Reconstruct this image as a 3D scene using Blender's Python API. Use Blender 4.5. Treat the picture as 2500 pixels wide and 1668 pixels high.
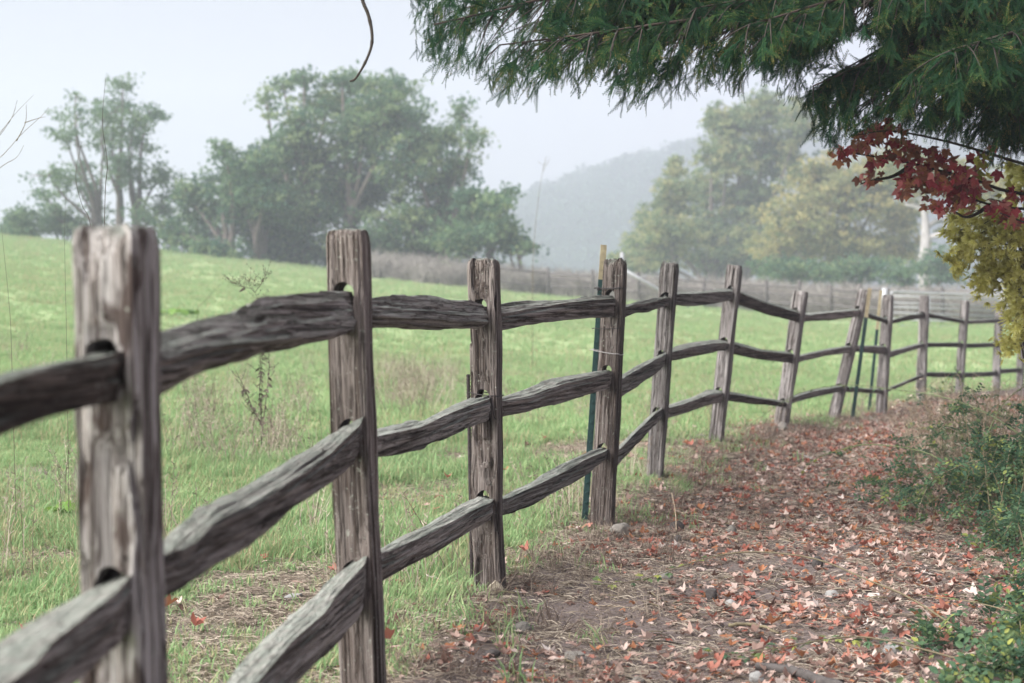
import bpy, bmesh, math, random, bisect
import numpy as np
from mathutils import Vector, Matrix, Euler, noise

for _o in list(bpy.data.objects):
    bpy.data.objects.remove(_o, do_unlink=True)
scn = bpy.context.scene
C = scn.collection
rnd = random.Random(7)
rng = np.random.default_rng(7)

# ------------------------------------------------------------------ camera
LENS, SENSOR = 60.0, 36.0
F = LENS / SENSOR * 2500.0            # focal length in photo pixels
CX, CY, HORIZON = 1250.0, 834.0, 792.5
CAMZ = 1.15
PITCH = math.atan((CY - HORIZON) / F)
cam_data = bpy.data.cameras.new('camera')
cam_data.lens = LENS
cam_data.sensor_width = SENSOR
cam_data.clip_start = 0.05
cam_data.clip_end = 3000
cam_data.dof.use_dof = True
cam_data.dof.focus_distance = 7.4
cam_data.dof.aperture_fstop = 3.5
cam = bpy.data.objects.new('camera', cam_data)
cam.location = (0, 0, CAMZ)
cam.rotation_euler = (math.pi / 2 - PITCH, 0, 0)
C.objects.link(cam)
scn.camera = cam

# ------------------------------------------------------------------ sky, sun, exposure
SUN_EL, SUN_AZ = math.radians(44), math.radians(-118)     # azimuth from +Y towards +X
world = bpy.data.worlds.new('World')
scn.world = world
world.use_nodes = True
wn, wl = world.node_tree.nodes, world.node_tree.links
wn.clear()
w_out = wn.new('ShaderNodeOutputWorld')
w_bg = wn.new('ShaderNodeBackground')
w_sky = wn.new('ShaderNodeTexSky')
w_sky.sky_type = 'NISHITA'
w_sky.sun_disc = False
w_sky.sun_elevation = SUN_EL
w_sky.sun_rotation = SUN_AZ
w_sky.air_density = 1.0
w_sky.dust_density = 4.0
w_sky.altitude = 100
w_mix = wn.new('ShaderNodeMix')
w_mix.data_type = 'RGBA'
w_mix.inputs[0].default_value = 0.95                        # a closed cloud layer over the clear sky
w_mix.inputs[7].default_value = (0.69, 0.67, 0.74, 1)
wl.new(w_sky.outputs[0], w_mix.inputs[6])
wl.new(w_mix.outputs[2], w_bg.inputs[0])
w_bg.inputs[1].default_value = 0.085
wl.new(w_bg.outputs[0], w_out.inputs[0])

sun_data = bpy.data.lights.new('sun', 'SUN')
sun_data.energy = 1.5
sun_data.angle = math.radians(75)
sun_data.color = (1.0, 0.975, 0.95)
sun = bpy.data.objects.new('sun', sun_data)
_sd = Vector((math.sin(SUN_AZ) * math.cos(SUN_EL), math.cos(SUN_AZ) * math.cos(SUN_EL), math.sin(SUN_EL)))
sun.rotation_euler = _sd.to_track_quat('Z', 'Y').to_euler()
sun.location = (-10, -10, 30)
C.objects.link(sun)

scn.view_settings.view_transform = 'Standard'
scn.view_settings.look = 'None'
scn.view_settings.gamma = 1.0
scn.view_settings.use_curve_mapping = False
scn.view_settings.exposure = 3.08
scn.render.engine = 'CYCLES'
scn.cycles.max_bounces = 5
scn.cycles.diffuse_bounces = 2
scn.cycles.use_adaptive_sampling = True
scn.cycles.adaptive_threshold = 0.012
scn.cycles.transmission_bounces = 3
scn.cycles.volume_bounces = 1
scn.cycles.use_denoising = True
scn.cycles.denoiser = 'OPENIMAGEDENOISE'
scn.cycles.denoising_input_passes = 'RGB_ALBEDO_NORMAL'
scn.cycles.denoising_prefilter = 'ACCURATE'
scn.cycles.caustics_reflective = False
scn.cycles.caustics_refractive = False

# ------------------------------------------------------------------ helpers
_cp, _sp = math.cos(PITCH), math.sin(PITCH)


def ray(u, v):
    """direction of the photo pixel (u, v), scaled to 1 m of depth along Y"""
    a, b = (u - CX) / F, (CY - v) / F
    y = _cp + b * _sp
    return Vector((a / y, 1.0, (b * _cp - _sp) / y))


def P(u, v, d):
    r = ray(u, v)
    return Vector((r.x * d, d, CAMZ + r.z * d))


def sstep(a, b, x):
    t = np.clip((np.asarray(x, float) - a) / (b - a), 0, 1)
    return t * t * (3 - 2 * t)


def tag(o, label=None, cat=None, group=None, kind=None):
    if label: o['label'] = label
    if cat: o['category'] = cat
    if group: o['group'] = group
    if kind: o['kind'] = kind
    return o


def empty(name, loc=(0, 0, 0)):
    o = bpy.data.objects.new(name, None)
    o.empty_display_size = 0.2
    o.location = loc
    C.objects.link(o)
    return o


def link(name, me, mat=None, parent=None, matrix=None):
    o = bpy.data.objects.new(name, me)
    if mat is not None and len(me.materials) == 0:
        me.materials.append(mat)
    C.objects.link(o)
    if parent is not None:
        o.parent = parent
        o.matrix_parent_inverse = Matrix.Translation(-Vector(parent.location))
    if matrix is not None:
        o.matrix_basis = matrix
    return o


def np_mesh(name, V, Fa, tint=None, smooth=False):
    """mesh from arrays; Fa is a list of (m,k) index arrays"""
    V = np.asarray(V, np.float32)
    if not isinstance(Fa, (list, tuple)):
        Fa = [Fa]
    Fa = [np.asarray(f, np.int32) for f in Fa if len(f)]
    me = bpy.data.meshes.new(name)
    me.vertices.add(len(V))
    me.vertices.foreach_set('co', V.ravel())
    loops = np.concatenate([f.ravel() for f in Fa])
    starts, off = [], 0
    for f in Fa:
        starts.append(off + np.arange(len(f)) * f.shape[1])
        off += f.size
    starts = np.concatenate(starts).astype(np.int32)
    me.loops.add(len(loops))
    me.loops.foreach_set('vertex_index', loops)
    me.polygons.add(len(starts))
    me.polygons.foreach_set('loop_start', starts)
    me.polygons.foreach_set('use_smooth', np.full(len(starts), smooth))
    if tint is not None:
        a = me.attributes.new('tint', 'FLOAT', 'POINT')
        a.data.foreach_set('value', np.asarray(tint, np.float32))
    me.update(calc_edges=True)
    return me


class MB:
    """collects tubes, blobs and cards into one mesh"""
    def __init__(self):
        self.v, self.f3, self.f4, self.t, self.n = [], [], [], [], 0

    def add(self, V, F3=(), F4=(), tint=0.5):
        V = np.asarray(V, float).reshape(-1, 3)
        if len(F3): self.f3.append(np.asarray(F3, int) + self.n)
        if len(F4): self.f4.append(np.asarray(F4, int) + self.n)
        self.v.append(V)
        self.t.append(np.full(len(V), tint) if np.isscalar(tint) else np.asarray(tint))
        self.n += len(V)

    def tube(self, pts, radii, sides=6, tint=0.5, cap=True):
        pts = [Vector(p) for p in pts]
        n = len(pts)
        if np.isscalar(radii):
            radii = [radii] * n
        rings = []
        ref = Vector((0.31, 0.2, 0.93))
        for i, p in enumerate(pts):
            t = (pts[min(i + 1, n - 1)] - pts[max(i - 1, 0)])
            if t.length < 1e-9: t = Vector((0, 0, 1))
            t.normalize()
            if abs(t.dot(ref)) > 0.95: ref = Vector((0.9, 0.3, 0.1))
            a = t.cross(ref).normalized()
            b = t.cross(a)
            for k in range(sides):
                w = 2 * math.pi * k / sides
                rings.append(p + (a * math.cos(w) + b * math.sin(w)) * radii[i])
        f4 = []
        for i in range(n - 1):
            for k in range(sides):
                k2 = (k + 1) % sides
                f4.append((i * sides + k, i * sides + k2, (i + 1) * sides + k2, (i + 1) * sides + k))
        f3 = []
        V = [tuple(q) for q in rings]
        if cap:
            V.append(tuple(pts[0])); V.append(tuple(pts[-1]))
            c0, c1 = n * sides, n * sides + 1
            for k in range(sides):
                k2 = (k + 1) % sides
                f3.append((c0, k2, k)); f3.append((c1, (n - 1) * sides + k, (n - 1) * sides + k2))
        self.add(V, f3, f4, tint)

    def box(self, lo, hi, tint=0.5):
        x0, y0, z0 = lo; x1, y1, z1 = hi
        V = [(x0, y0, z0), (x1, y0, z0), (x1, y1, z0), (x0, y1, z0), (x0, y0, z1), (x1, y0, z1), (x1, y1, z1), (x0, y1, z1)]
        self.add(V, (), [(0, 3, 2, 1), (4, 5, 6, 7), (0, 1, 5, 4), (1, 2, 6, 5), (2, 3, 7, 6), (3, 0, 4, 7)], tint)

    def mesh(self, name, smooth=True):
        fa = []
        if self.f3: fa.append(np.concatenate(self.f3))
        if self.f4: fa.append(np.concatenate(self.f4))
        return np_mesh(name, np.concatenate(self.v), fa, np.concatenate(self.t), smooth)

    def build(self, name, mat, parent=None, smooth=True):
        return link(name, self.mesh(name, smooth), mat, parent)


def curve_pts(ctrl, n):
    """Catmull-Rom through the control points"""
    ctrl = [Vector(c) for c in ctrl]
    if len(ctrl) == 2:
        return [ctrl[0].lerp(ctrl[1], i / (n - 1)) for i in range(n)]
    ex = [ctrl[0] * 2 - ctrl[1]] + ctrl + [ctrl[-1] * 2 - ctrl[-2]]
    out = []
    m = len(ctrl) - 1
    for i in range(n):
        s = i / (n - 1) * m
        k = min(int(s), m - 1)
        t = s - k
        p0, p1, p2, p3 = ex[k:k + 4]
        out.append(0.5 * ((2 * p1) + (p2 - p0) * t + (2 * p0 - 5 * p1 + 4 * p2 - p3) * t * t + (3 * p1 - p0 - 3 * p2 + p3) * t ** 3))
    return out


def cards(centers, size, up_bias=0.3, aspect=0.55, seed=0, droop=0.0):
    """diamond leaf cards with random orientation -> V, F4"""
    r = np.random.default_rng(seed)
    n = len(centers)
    a = r.normal(size=(n, 3)); a[:, 2] -= droop
    a /= np.linalg.norm(a, axis=1)[:, None]
    nn = r.normal(size=(n, 3)); nn[:, 2] += up_bias
    b = np.cross(nn, a); b /= np.linalg.norm(b, axis=1)[:, None] + 1e-9
    nrm = np.cross(a, b)
    s = np.asarray(size)[:, None] if not np.isscalar(size) else size
    c = np.asarray(centers)
    bend = nrm * s * 0.12
    V = np.stack([c - a * s * 0.5 - bend, c + b * s * 0.5 * aspect, c + a * s * 0.5 - bend, c - b * s * 0.5 * aspect], 1).reshape(-1, 3)
    F4 = np.arange(n * 4).reshape(n, 4)
    return V, F4


def scatter(name, pts, rots, scls, protos, mat=None, parent=None):
    """one object whose points carry copies of small source meshes"""
    n = len(pts)
    me = bpy.data.meshes.new(name)
    me.vertices.add(n)
    me.vertices.foreach_set('co', np.asarray(pts, np.float32).ravel())
    a = me.attributes.new('rot', 'FLOAT_VECTOR', 'POINT'); a.data.foreach_set('vector', np.asarray(rots, np.float32).ravel())
    a = me.attributes.new('scl', 'FLOAT', 'POINT'); a.data.foreach_set('value', np.asarray(scls, np.float32).ravel())
    a = me.attributes.new('pick', 'INT', 'POINT'); a.data.foreach_set('value', rng.integers(0, len(protos), n).astype(np.int32))
    me.update()
    col = bpy.data.collections.new(name + '_kinds')
    for k, pm in enumerate(protos):
        po = bpy.data.objects.new('%s_kind' % name, pm)
        col.objects.link(po)
    ng = bpy.data.node_groups.new(name + '_scatter', 'GeometryNodeTree')
    ng.interface.new_socket(name='Geometry', in_out='INPUT', socket_type='NodeSocketGeometry')
    ng.interface.new_socket(name='Geometry', in_out='OUTPUT', socket_type='NodeSocketGeometry')
    N, L = ng.nodes, ng.links
    gi, go = N.new('NodeGroupInput'), N.new('NodeGroupOutput')
    ci = N.new('GeometryNodeCollectionInfo')
    ci.inputs['Collection'].default_value = col
    ci.inputs['Separate Children'].default_value = True
    ci.inputs['Reset Children'].default_value = True
    iop = N.new('GeometryNodeInstanceOnPoints')
    iop.inputs['Pick Instance'].default_value = True

    def attr(nm, ty):
        x = N.new('GeometryNodeInputNamedAttribute'); x.data_type = ty; x.inputs['Name'].default_value = nm
        return x.outputs['Attribute']
    L.new(gi.outputs[0], iop.inputs['Points'])
    L.new(ci.outputs[0], iop.inputs['Instance'])
    L.new(attr('pick', 'INT'), iop.inputs['Instance Index'])
    L.new(attr('rot', 'FLOAT_VECTOR'), iop.inputs['Rotation'])
    L.new(attr('scl', 'FLOAT'), iop.inputs['Scale'])
    L.new(iop.outputs[0], go.inputs[0])
    o = link(name, me, mat, parent)
    md = o.modifiers.new('scatter', 'NODES')
    md.node_group = ng
    return o


def fbm(p, s, octs=3):
    v, a = 0.0, 1.0
    q = Vector(p) * s
    for _ in range(octs):
        v += a * noise.noise(q); q = q * 2.03; a *= 0.5
    return v


# ------------------------------------------------------------------ materials
def new_mat(name):
    m = bpy.data.materials.new(name)
    m.use_nodes = True
    m.node_tree.nodes.clear()
    return m, m.node_tree.nodes, m.node_tree.links


def ramp(N, stops, interp='LINEAR'):
    r = N.new('ShaderNodeValToRGB')
    r.color_ramp.interpolation = interp
    e = r.color_ramp.elements
    while len(e) < len(stops): e.new(0.5)
    for x, (p, c) in zip(e, stops):
        x.position = p
        x.color = (*c, 1)
    return r


def mixc(N, L, fac, a, b, mode='MIX'):
    x = N.new('ShaderNodeMix'); x.data_type = 'RGBA'; x.blend_type = mode
    for sock, val in ((x.inputs[0], fac), (x.inputs[6], a), (x.inputs[7], b)):
        if hasattr(val, 'is_output'): L.new(val, sock)
        elif isinstance(val, tuple): sock.default_value = (*val, 1)
        else: sock.default_value = val
    return x.outputs[2]


def maprange(N, L, val, a, b, c=0.0, d=1.0):
    x = N.new('ShaderNodeMapRange')
    L.new(val, x.inputs[0])
    for k, q in enumerate((a, b, c, d)): x.inputs[k + 1].default_value = q
    return x.outputs[0]


def tex_noise(N, L, vec, scale, detail=4, rough=0.55, dist=0.0):
    x = N.new('ShaderNodeTexNoise')
    x.inputs['Scale'].default_value = scale; x.inputs['Detail'].default_value = detail
    x.inputs['Roughness'].default_value = rough; x.inputs['Distortion'].default_value = dist
    L.new(vec, x.inputs['Vector'])
    return x.outputs['Fac']


def mapping(N, L, vec, scale=(1, 1, 1), loc=None):
    x = N.new('ShaderNodeMapping'); x.inputs['Scale'].default_value = scale
    L.new(vec, x.inputs['Vector'])
    if loc is not None: L.new(loc, x.inputs['Location'])
    return x.outputs[0]


def finish(m, N, L, col, rough=0.85, bump=None, bstr=0.4, bdist=0.01, trans=0.0, metal=0.0, spec=0.3):
    b = N.new('ShaderNodeBsdfPrincipled')
    if hasattr(col, 'is_output'): L.new(col, b.inputs['Base Color'])
    else: b.inputs['Base Color'].default_value = (*col, 1)
    if hasattr(rough, 'is_output'): L.new(rough, b.inputs['Roughness'])
    else: b.inputs['Roughness'].default_value = rough
    b.inputs['Metallic'].default_value = metal
    b.inputs['Specular IOR Level'].default_value = spec
    if bump is not None:
        bn = N.new('ShaderNodeBump'); bn.inputs['Strength'].default_value = bstr; bn.inputs['Distance'].default_value = bdist
        L.new(bump, bn.inputs['Height']); L.new(bn.outputs[0], b.inputs['Normal'])
    out = N.new('ShaderNodeOutputMaterial')
    if trans > 0:
        t = N.new('ShaderNodeBsdfTranslucent')
        if hasattr(col, 'is_output'): L.new(col, t.inputs['Color'])
        else: t.inputs['Color'].default_value = (*col, 1)
        mx = N.new('ShaderNodeMixShader'); mx.inputs[0].default_value = trans
        L.new(b.outputs[0], mx.inputs[1]); L.new(t.outputs[0], mx.inputs[2]); L.new(mx.outputs[0], out.inputs['Surface'])
    else:
        L.new(b.outputs[0], out.inputs['Surface'])
    return m


def wood_mat(name, axis, dark, mid, pale, moss=(0.205, 0.23, 0.20), patch=0.5, blotch=0.0):
    m, N, L = new_mat(name)
    tc = N.new('ShaderNodeTexCoord'); oi = N.new('ShaderNodeObjectInfo')
    sc = N.new('ShaderNodeVectorMath'); sc.operation = 'SCALE'; sc.inputs[0].default_value = (17.3, 9.1, 23.7)
    L.new(oi.outputs['Random'], sc.inputs['Scale'])
    g = {'z': (1, 1, 0.020), 'x': (0.014, 1, 1)}[axis]
    g2 = {'z': (1, 1, 0.22), 'x': (0.2, 1, 1)}[axis]
    vec = mapping(N, L, tc.outputs['Object'], g, sc.outputs[0])
    vec2 = mapping(N, L, tc.outputs['Object'], g2, sc.outputs[0])
    fine = tex_noise(N, L, vec, 210, 6, 0.7, 0.12)
    strk = tex_noise(N, L, vec, 62, 6, 0.68, 0.2)
    ptch = tex_noise(N, L, vec2, 9, 4, 0.55)
    c = ramp(N, [(0.25, dark), (0.47, mid), (0.62, pale), (0.8, tuple(min(1, x * 1.25) for x in pale))])
    add = N.new('ShaderNodeMath'); add.operation = 'MULTIPLY_ADD'; add.inputs[1].default_value = 0.75
    L.new(strk, add.inputs[0])
    f2 = N.new('ShaderNodeMath'); f2.operation = 'MULTIPLY'; f2.inputs[1].default_value = 0.32
    L.new(fine, f2.inputs[0]); L.new(f2.outputs[0], add.inputs[2])
    L.new(add.outputs[0], c.inputs[0])
    col = mixc(N, L, maprange(N, L, ptch, 0.38, 0.72, 0.0, patch), c.outputs[0], tuple(x * 0.55 for x in mid), 'MIX')
    # checks and grey-brown stains that follow the grain
    crack = ramp(N, [(0.34, (0.14, 0.12, 0.11)), (0.43, (0.62, 0.60, 0.58)), (0.50, (1, 1, 1))])
    L.new(strk, crack.inputs[0])
    col = mixc(N, L, 0.9, col, crack.outputs[0], 'MULTIPLY')
    fis = tex_noise(N, L, vec, 34, 4, 0.55, 0.35)
    fz = ramp(N, [(0.485, (1, 1, 1)), (0.5, (0.10, 0.085, 0.08)), (0.515, (1, 1, 1))]); L.new(fis, fz.inputs[0])
    fis2 = tex_noise(N, L, vec, 95, 3, 0.5, 0.2)
    fz2 = ramp(N, [(0.462, (1, 1, 1)), (0.48, (0.20, 0.17, 0.155)), (0.50, (1, 1, 1)), (0.57, (1, 1, 1)), (0.585, (0.32, 0.29, 0.27)), (0.60, (1, 1, 1))]); L.new(fis2, fz2.inputs[0])
    col = mixc(N, L, 0.8, col, fz2.outputs[0], 'MULTIPLY')
    gate_ = tex_noise(N, L, vec2, 6, 2, 0.5)
    col = mixc(N, L, maprange(N, L, gate_, 0.42, 0.58, 0.15, 0.95), col, fz.outputs[0], 'MULTIPLY') if True else col
    if blotch > 0:
        bl = tex_noise(N, L, vec2, 26, 3, 0.55, 0.5)
        col = mixc(N, L, maprange(N, L, bl, 0.53, 0.60, 0.0, blotch), col, (0.05, 0.032, 0.026))
        bl2 = tex_noise(N, L, vec2, 8, 3, 0.5, 0.4)
        col = mixc(N, L, maprange(N, L, bl2, 0.54, 0.68, 0.0, blotch * .7), col, (0.12, 0.09, 0.078))
    li = tex_noise(N, L, mapping(N, L, tc.outputs['Object'], (1, 1, 1), sc.outputs[0]), 75, 3, 0.6)
    col = mixc(N, L, maprange(N, L, li, 0.64, 0.68, 0.0, 0.55), col, (0.33, 0.35, 0.30))
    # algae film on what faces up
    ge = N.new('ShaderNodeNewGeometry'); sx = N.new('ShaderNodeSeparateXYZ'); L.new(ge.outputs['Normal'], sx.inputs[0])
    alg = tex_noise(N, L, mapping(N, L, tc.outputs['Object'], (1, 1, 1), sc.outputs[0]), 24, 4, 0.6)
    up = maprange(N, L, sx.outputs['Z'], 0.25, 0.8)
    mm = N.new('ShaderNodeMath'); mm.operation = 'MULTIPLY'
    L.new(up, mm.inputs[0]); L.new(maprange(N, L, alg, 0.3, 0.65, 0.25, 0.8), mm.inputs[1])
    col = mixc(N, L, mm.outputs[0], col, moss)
    hv = N.new('ShaderNodeHueSaturation'); L.new(col, hv.inputs['Color']); hv.inputs['Saturation'].default_value = 1.0
    L.new(maprange(N, L, oi.outputs['Random'], 0, 1, 1.02, 1.36), hv.inputs['Value'])
    bsum = N.new('ShaderNodeMath'); bsum.operation = 'ADD'
    L.new(strk, bsum.inputs[0]); L.new(f2.outputs[0], bsum.inputs[1])
    bs2 = N.new('ShaderNodeMath'); bs2.operation = 'ADD'; L.new(bsum.outputs[0], bs2.inputs[0])
    bwf = N.new('ShaderNodeRGBToBW'); L.new(fz.outputs[0], bwf.inputs[0]); L.new(bwf.outputs[0], bs2.inputs[1])
    bs3 = N.new('ShaderNodeMath'); bs3.operation = 'ADD'; L.new(bs2.outputs[0], bs3.inputs[0])
    bwg = N.new('ShaderNodeRGBToBW'); L.new(fz2.outputs[0], bwg.inputs[0]); L.new(bwg.outputs[0], bs3.inputs[1]); bsum = bs3
    return finish(m, N, L, hv.outputs[0], 0.92, bsum.outputs[0], 1.0, 0.010, spec=0.12)


def simple_mat(name, col, rough=0.8, var=0.25, scale=20, bump=0.3, bdist=0.005, trans=0.0, metal=0.0, obj=True, spec=0.3, rand=0.2):
    """one base colour with noise variation in object space"""
    m, N, L = new_mat(name)
    tc = N.new('ShaderNodeTexCoord'); oi = N.new('ShaderNodeObjectInfo')
    nz = tex_noise(N, L, tc.outputs['Object'], scale, 5, 0.6)
    c = ramp(N, [(0.3, tuple(x * (1 - var) for x in col)), (0.7, tuple(min(1, x * (1 + var)) for x in col))])
    L.new(nz, c.inputs[0])
    hv = N.new('ShaderNodeHueSaturation'); L.new(c.outputs[0], hv.inputs['Color'])
    L.new(maprange(N, L, oi.outputs['Random'], 0, 1, 1 - rand, 1 + rand), hv.inputs['Value'])
    return finish(m, N, L, hv.outputs[0], rough, nz if bump else None, bump, bdist, trans, metal, spec)


def leaf_mat(name, stops, trans=0.35, rough=0.65, src='tint', rand=0.15, spec=0.12, patch=0.0):
    """foliage: colour from the per-leaf tint (or the object's random number)"""
    m, N, L = new_mat(name)
    oi = N.new('ShaderNodeObjectInfo')
    c = ramp(N, stops)
    if src == 'tint':
        at = N.new('ShaderNodeAttribute'); at.attribute_name = 'tint'
        ad = N.new('ShaderNodeMath'); ad.operation = 'ADD'
        L.new(at.outputs['Fac'], ad.inputs[0]); L.new(maprange(N, L, oi.outputs['Random'], 0, 1, -rand, rand), ad.inputs[1])
        val = ad.outputs[0]
        if patch:
            ge = N.new('ShaderNodeNewGeometry')
            pn = tex_noise(N, L, ge.outputs['Position'], 0.55, 5, 0.6)
            a2 = N.new('ShaderNodeMath'); a2.operation = 'ADD'; L.new(val, a2.inputs[0]); L.new(maprange(N, L, pn, 0.32, 0.68, -patch, patch), a2.inputs[1]); val = a2.outputs[0]
        L.new(val, c.inputs[0])
    else:
        L.new(oi.outputs['Random'], c.inputs[0])
    return finish(m, N, L, c.outputs[0], rough, trans=trans, spec=spec)


M = {}
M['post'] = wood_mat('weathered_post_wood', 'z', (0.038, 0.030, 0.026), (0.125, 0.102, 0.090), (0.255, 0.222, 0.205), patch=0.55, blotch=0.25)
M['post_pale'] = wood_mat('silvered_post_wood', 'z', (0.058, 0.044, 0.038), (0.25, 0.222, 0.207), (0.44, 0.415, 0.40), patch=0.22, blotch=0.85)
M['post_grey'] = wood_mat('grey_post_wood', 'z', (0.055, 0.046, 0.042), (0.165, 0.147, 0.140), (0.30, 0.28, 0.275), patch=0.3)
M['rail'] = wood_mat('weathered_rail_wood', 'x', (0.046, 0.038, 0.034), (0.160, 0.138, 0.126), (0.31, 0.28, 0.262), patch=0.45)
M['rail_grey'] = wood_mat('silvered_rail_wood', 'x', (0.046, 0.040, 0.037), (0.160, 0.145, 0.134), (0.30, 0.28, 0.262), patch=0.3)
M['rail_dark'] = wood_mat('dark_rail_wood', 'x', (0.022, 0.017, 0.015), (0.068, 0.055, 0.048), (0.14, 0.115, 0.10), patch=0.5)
M['far_wood'] = simple_mat('far_fence_wood', (0.09, 0.08, 0.075), 0.9, 0.3, 3)
M['bark'] = simple_mat('oak_bark', (0.15, 0.125, 0.11), 0.95, 0.35, 4, 0.6, 0.05)
M['bark_pale'] = simple_mat('pale_smooth_bark', (0.38, 0.36, 0.35), 0.85, 0.2, 2, 0.3, 0.02)
M['bark_conifer'] = simple_mat('conifer_bark', (0.055, 0.040, 0.033), 0.95, 0.3, 15, 0.6, 0.02)
M['twig'] = simple_mat('twig_bark', (0.034, 0.027, 0.022), 0.85, 0.25, 60, 0.2)
M['dead_stem'] = simple_mat('dry_stem', (0.36, 0.29, 0.21), 0.85, 0.25, 60, 0.1)
M['dark_stem'] = simple_mat('dark_weed_stem', (0.075, 0.060, 0.045), 0.85, 0.25, 60, 0.1)
M['cane'] = simple_mat('bramble_cane_bark', (0.15, 0.125, 0.075), 0.7, 0.3, 40, 0.1)
M['cane_green'] = simple_mat('green_bramble_cane', (0.15, 0.18, 0.08), 0.7, 0.3, 40, 0.1)
M['steel_green'] = simple_mat('dark_green_paint', (0.018, 0.045, 0.043), 0.55, 0.3, 30, 0.1, spec=0.4)
M['steel_cream'] = simple_mat('cream_paint', (0.36, 0.31, 0.20), 0.65, 0.25, 25, 0.1)
M['rebar'] = simple_mat('rusty_bar', (0.045, 0.036, 0.036), 0.7, 0.4, 80, 0.4, metal=0.3)
M['wire_dark'] = simple_mat('dark_wire', (0.05, 0.045, 0.045), 0.6, 0.2, 80, 0.0, metal=0.4)
M['wire_pale'] = simple_mat('pale_wire', (0.30, 0.29, 0.285), 0.5, 0.2, 80, 0.0, metal=0.3)
M['galv'] = simple_mat('galvanised_tube', (0.36, 0.365, 0.38), 0.5, 0.12, 8, 0.0, metal=0.3)
M['white_paint'] = simple_mat('white_painted_pole', (0.30, 0.30, 0.32), 0.7, 0.1, 5, 0.0)
M['stone'] = simple_mat('grey_stone', (0.19, 0.175, 0.155), 0.9, 0.35, 18, 0.5, 0.01)
M['stone_pale'] = simple_mat('pale_stone', (0.30, 0.295, 0.285), 0.9, 0.25, 18, 0.5, 0.01)
M['stone_dark'] = simple_mat('dark_stone', (0.075, 0.066, 0.062), 0.9, 0.35, 25, 0.5, 0.01)
M['stone_tan'] = simple_mat('tan_slab', (0.40, 0.35, 0.27), 0.9, 0.2, 20, 0.4, 0.01)
M['clod'] = simple_mat('soil_clod', (0.115, 0.092, 0.08), 1.0, 0.4, 40, 0.5, 0.01)
M['oak_leaf'] = leaf_mat('oak_foliage', [(0.0, (0.065, 0.135, 0.085)), (0.5, (0.145, 0.235, 0.12)), (1.0, (0.29, 0.35, 0.165))], 0.5)
M['left_leaf'] = leaf_mat('sparse_oak_foliage', [(0.0, (0.075, 0.15, 0.095)), (1.0, (0.20, 0.28, 0.15))], 0.5)
M['hill_leaf'] = leaf_mat('hill_forest_foliage', [(0.0, (0.025, 0.050, 0.040)), (1.0, (0.06, 0.095, 0.065))], 0.2)
M['golden_leaf'] = leaf_mat('turning_foliage', [(0.0, (0.15, 0.20, 0.10)), (0.5, (0.32, 0.32, 0.145)), (1.0, (0.50, 0.43, 0.19))], 0.5)
M['olive_leaf'] = leaf_mat('olive_foliage', [(0.0, (0.11, 0.18, 0.10)), (0.6, (0.235, 0.29, 0.145)), (1.0, (0.38, 0.37, 0.18))], 0.5)
M['needle'] = leaf_mat('conifer_needles', [(0.0, (0.011, 0.037, 0.020)), (0.5, (0.022, 0.064, 0.026)), (0.8, (0.058, 0.095, 0.026)), (1.0, (0.15, 0.125, 0.045))], 0.4, 0.75, rand=0.3, spec=0.05)
M['cypress'] = leaf_mat('golden_cypress_scales', [(0.0, (0.22, 0.16, 0.08)), (0.3, (0.46, 0.41, 0.12)), (0.6, (0.66, 0.64, 0.18)), (1.0, (0.78, 0.75, 0.34))], 0.5)
M['bramble'] = leaf_mat('bramble_leaves', [(0.0, (0.045, 0.095, 0.060)), (0.5, (0.095, 0.165, 0.085)), (0.8, (0.17, 0.22, 0.085)), (1.0, (0.36, 0.38, 0.10))], 0.4, 0.6, rand=0.35)
M['broadleaf'] = leaf_mat('bright_broad_leaf', [(0.0, (0.11, 0.22, 0.04)), (1.0, (0.20, 0.33, 0.07))], 0.4, 0.45)
M['grass'] = leaf_mat('grass_blades', [(0.0, (0.42, 0.37, 0.23)), (0.18, (0.33, 0.37, 0.19)), (0.45, (0.205, 0.33, 0.145)), (0.8, (0.275, 0.405, 0.19)), (1.0, (0.37, 0.47, 0.235))], 0.45, 0.65, rand=0.2, patch=0.3)
M['straw'] = leaf_mat('dry_grass', [(0.0, (0.16, 0.122, 0.10)), (0.5, (0.34, 0.285, 0.225)), (1.0, (0.54, 0.47, 0.38))], 0.25, 0.8, rand=0.3)
M['brush'] = leaf_mat('bare_brush_twigs', [(0.0, (0.24, 0.215, 0.19)), (1.0, (0.46, 0.43, 0.39))], 0.3, 0.9, rand=0.3)
LEAFCOL = {
    'pale tan': [(0.0, (0.34, 0.225, 0.185)), (0.55, (0.47, 0.345, 0.295)), (0.9, (0.55, 0.44, 0.39)), (1.0, (0.64, 0.57, 0.53))],
    'rust red': [(0.0, (0.24, 0.075, 0.055)), (0.5, (0.33, 0.135, 0.10)), (1.0, (0.43, 0.215, 0.165))],
    'orange brown': [(0.0, (0.26, 0.115, 0.06)), (1.0, (0.42, 0.195, 0.105))],
    'dull brown': [(0.0, (0.11, 0.066, 0.052)), (1.0, (0.22, 0.14, 0.115))],
}
for k, s in LEAFCOL.items():
    M[k] = leaf_mat('fallen_leaf_' + k.replace(' ', '_'), s, 0.25, 0.7, src='random')
M['maple_red'] = leaf_mat('dark_red_leaf', [(0.0, (0.19, 0.036, 0.052)), (0.5, (0.44, 0.075, 0.095)), (1.0, (0.64, 0.26, 0.25))], 0.5, 0.45, src='random')
M['maple_brown'] = leaf_mat('bronze_leaf', [(0.0, (0.19, 0.09, 0.07)), (0.6, (0.38, 0.17, 0.11)), (1.0, (0.56, 0.27, 0.14))], 0.5, 0.45, src='random')
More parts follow.
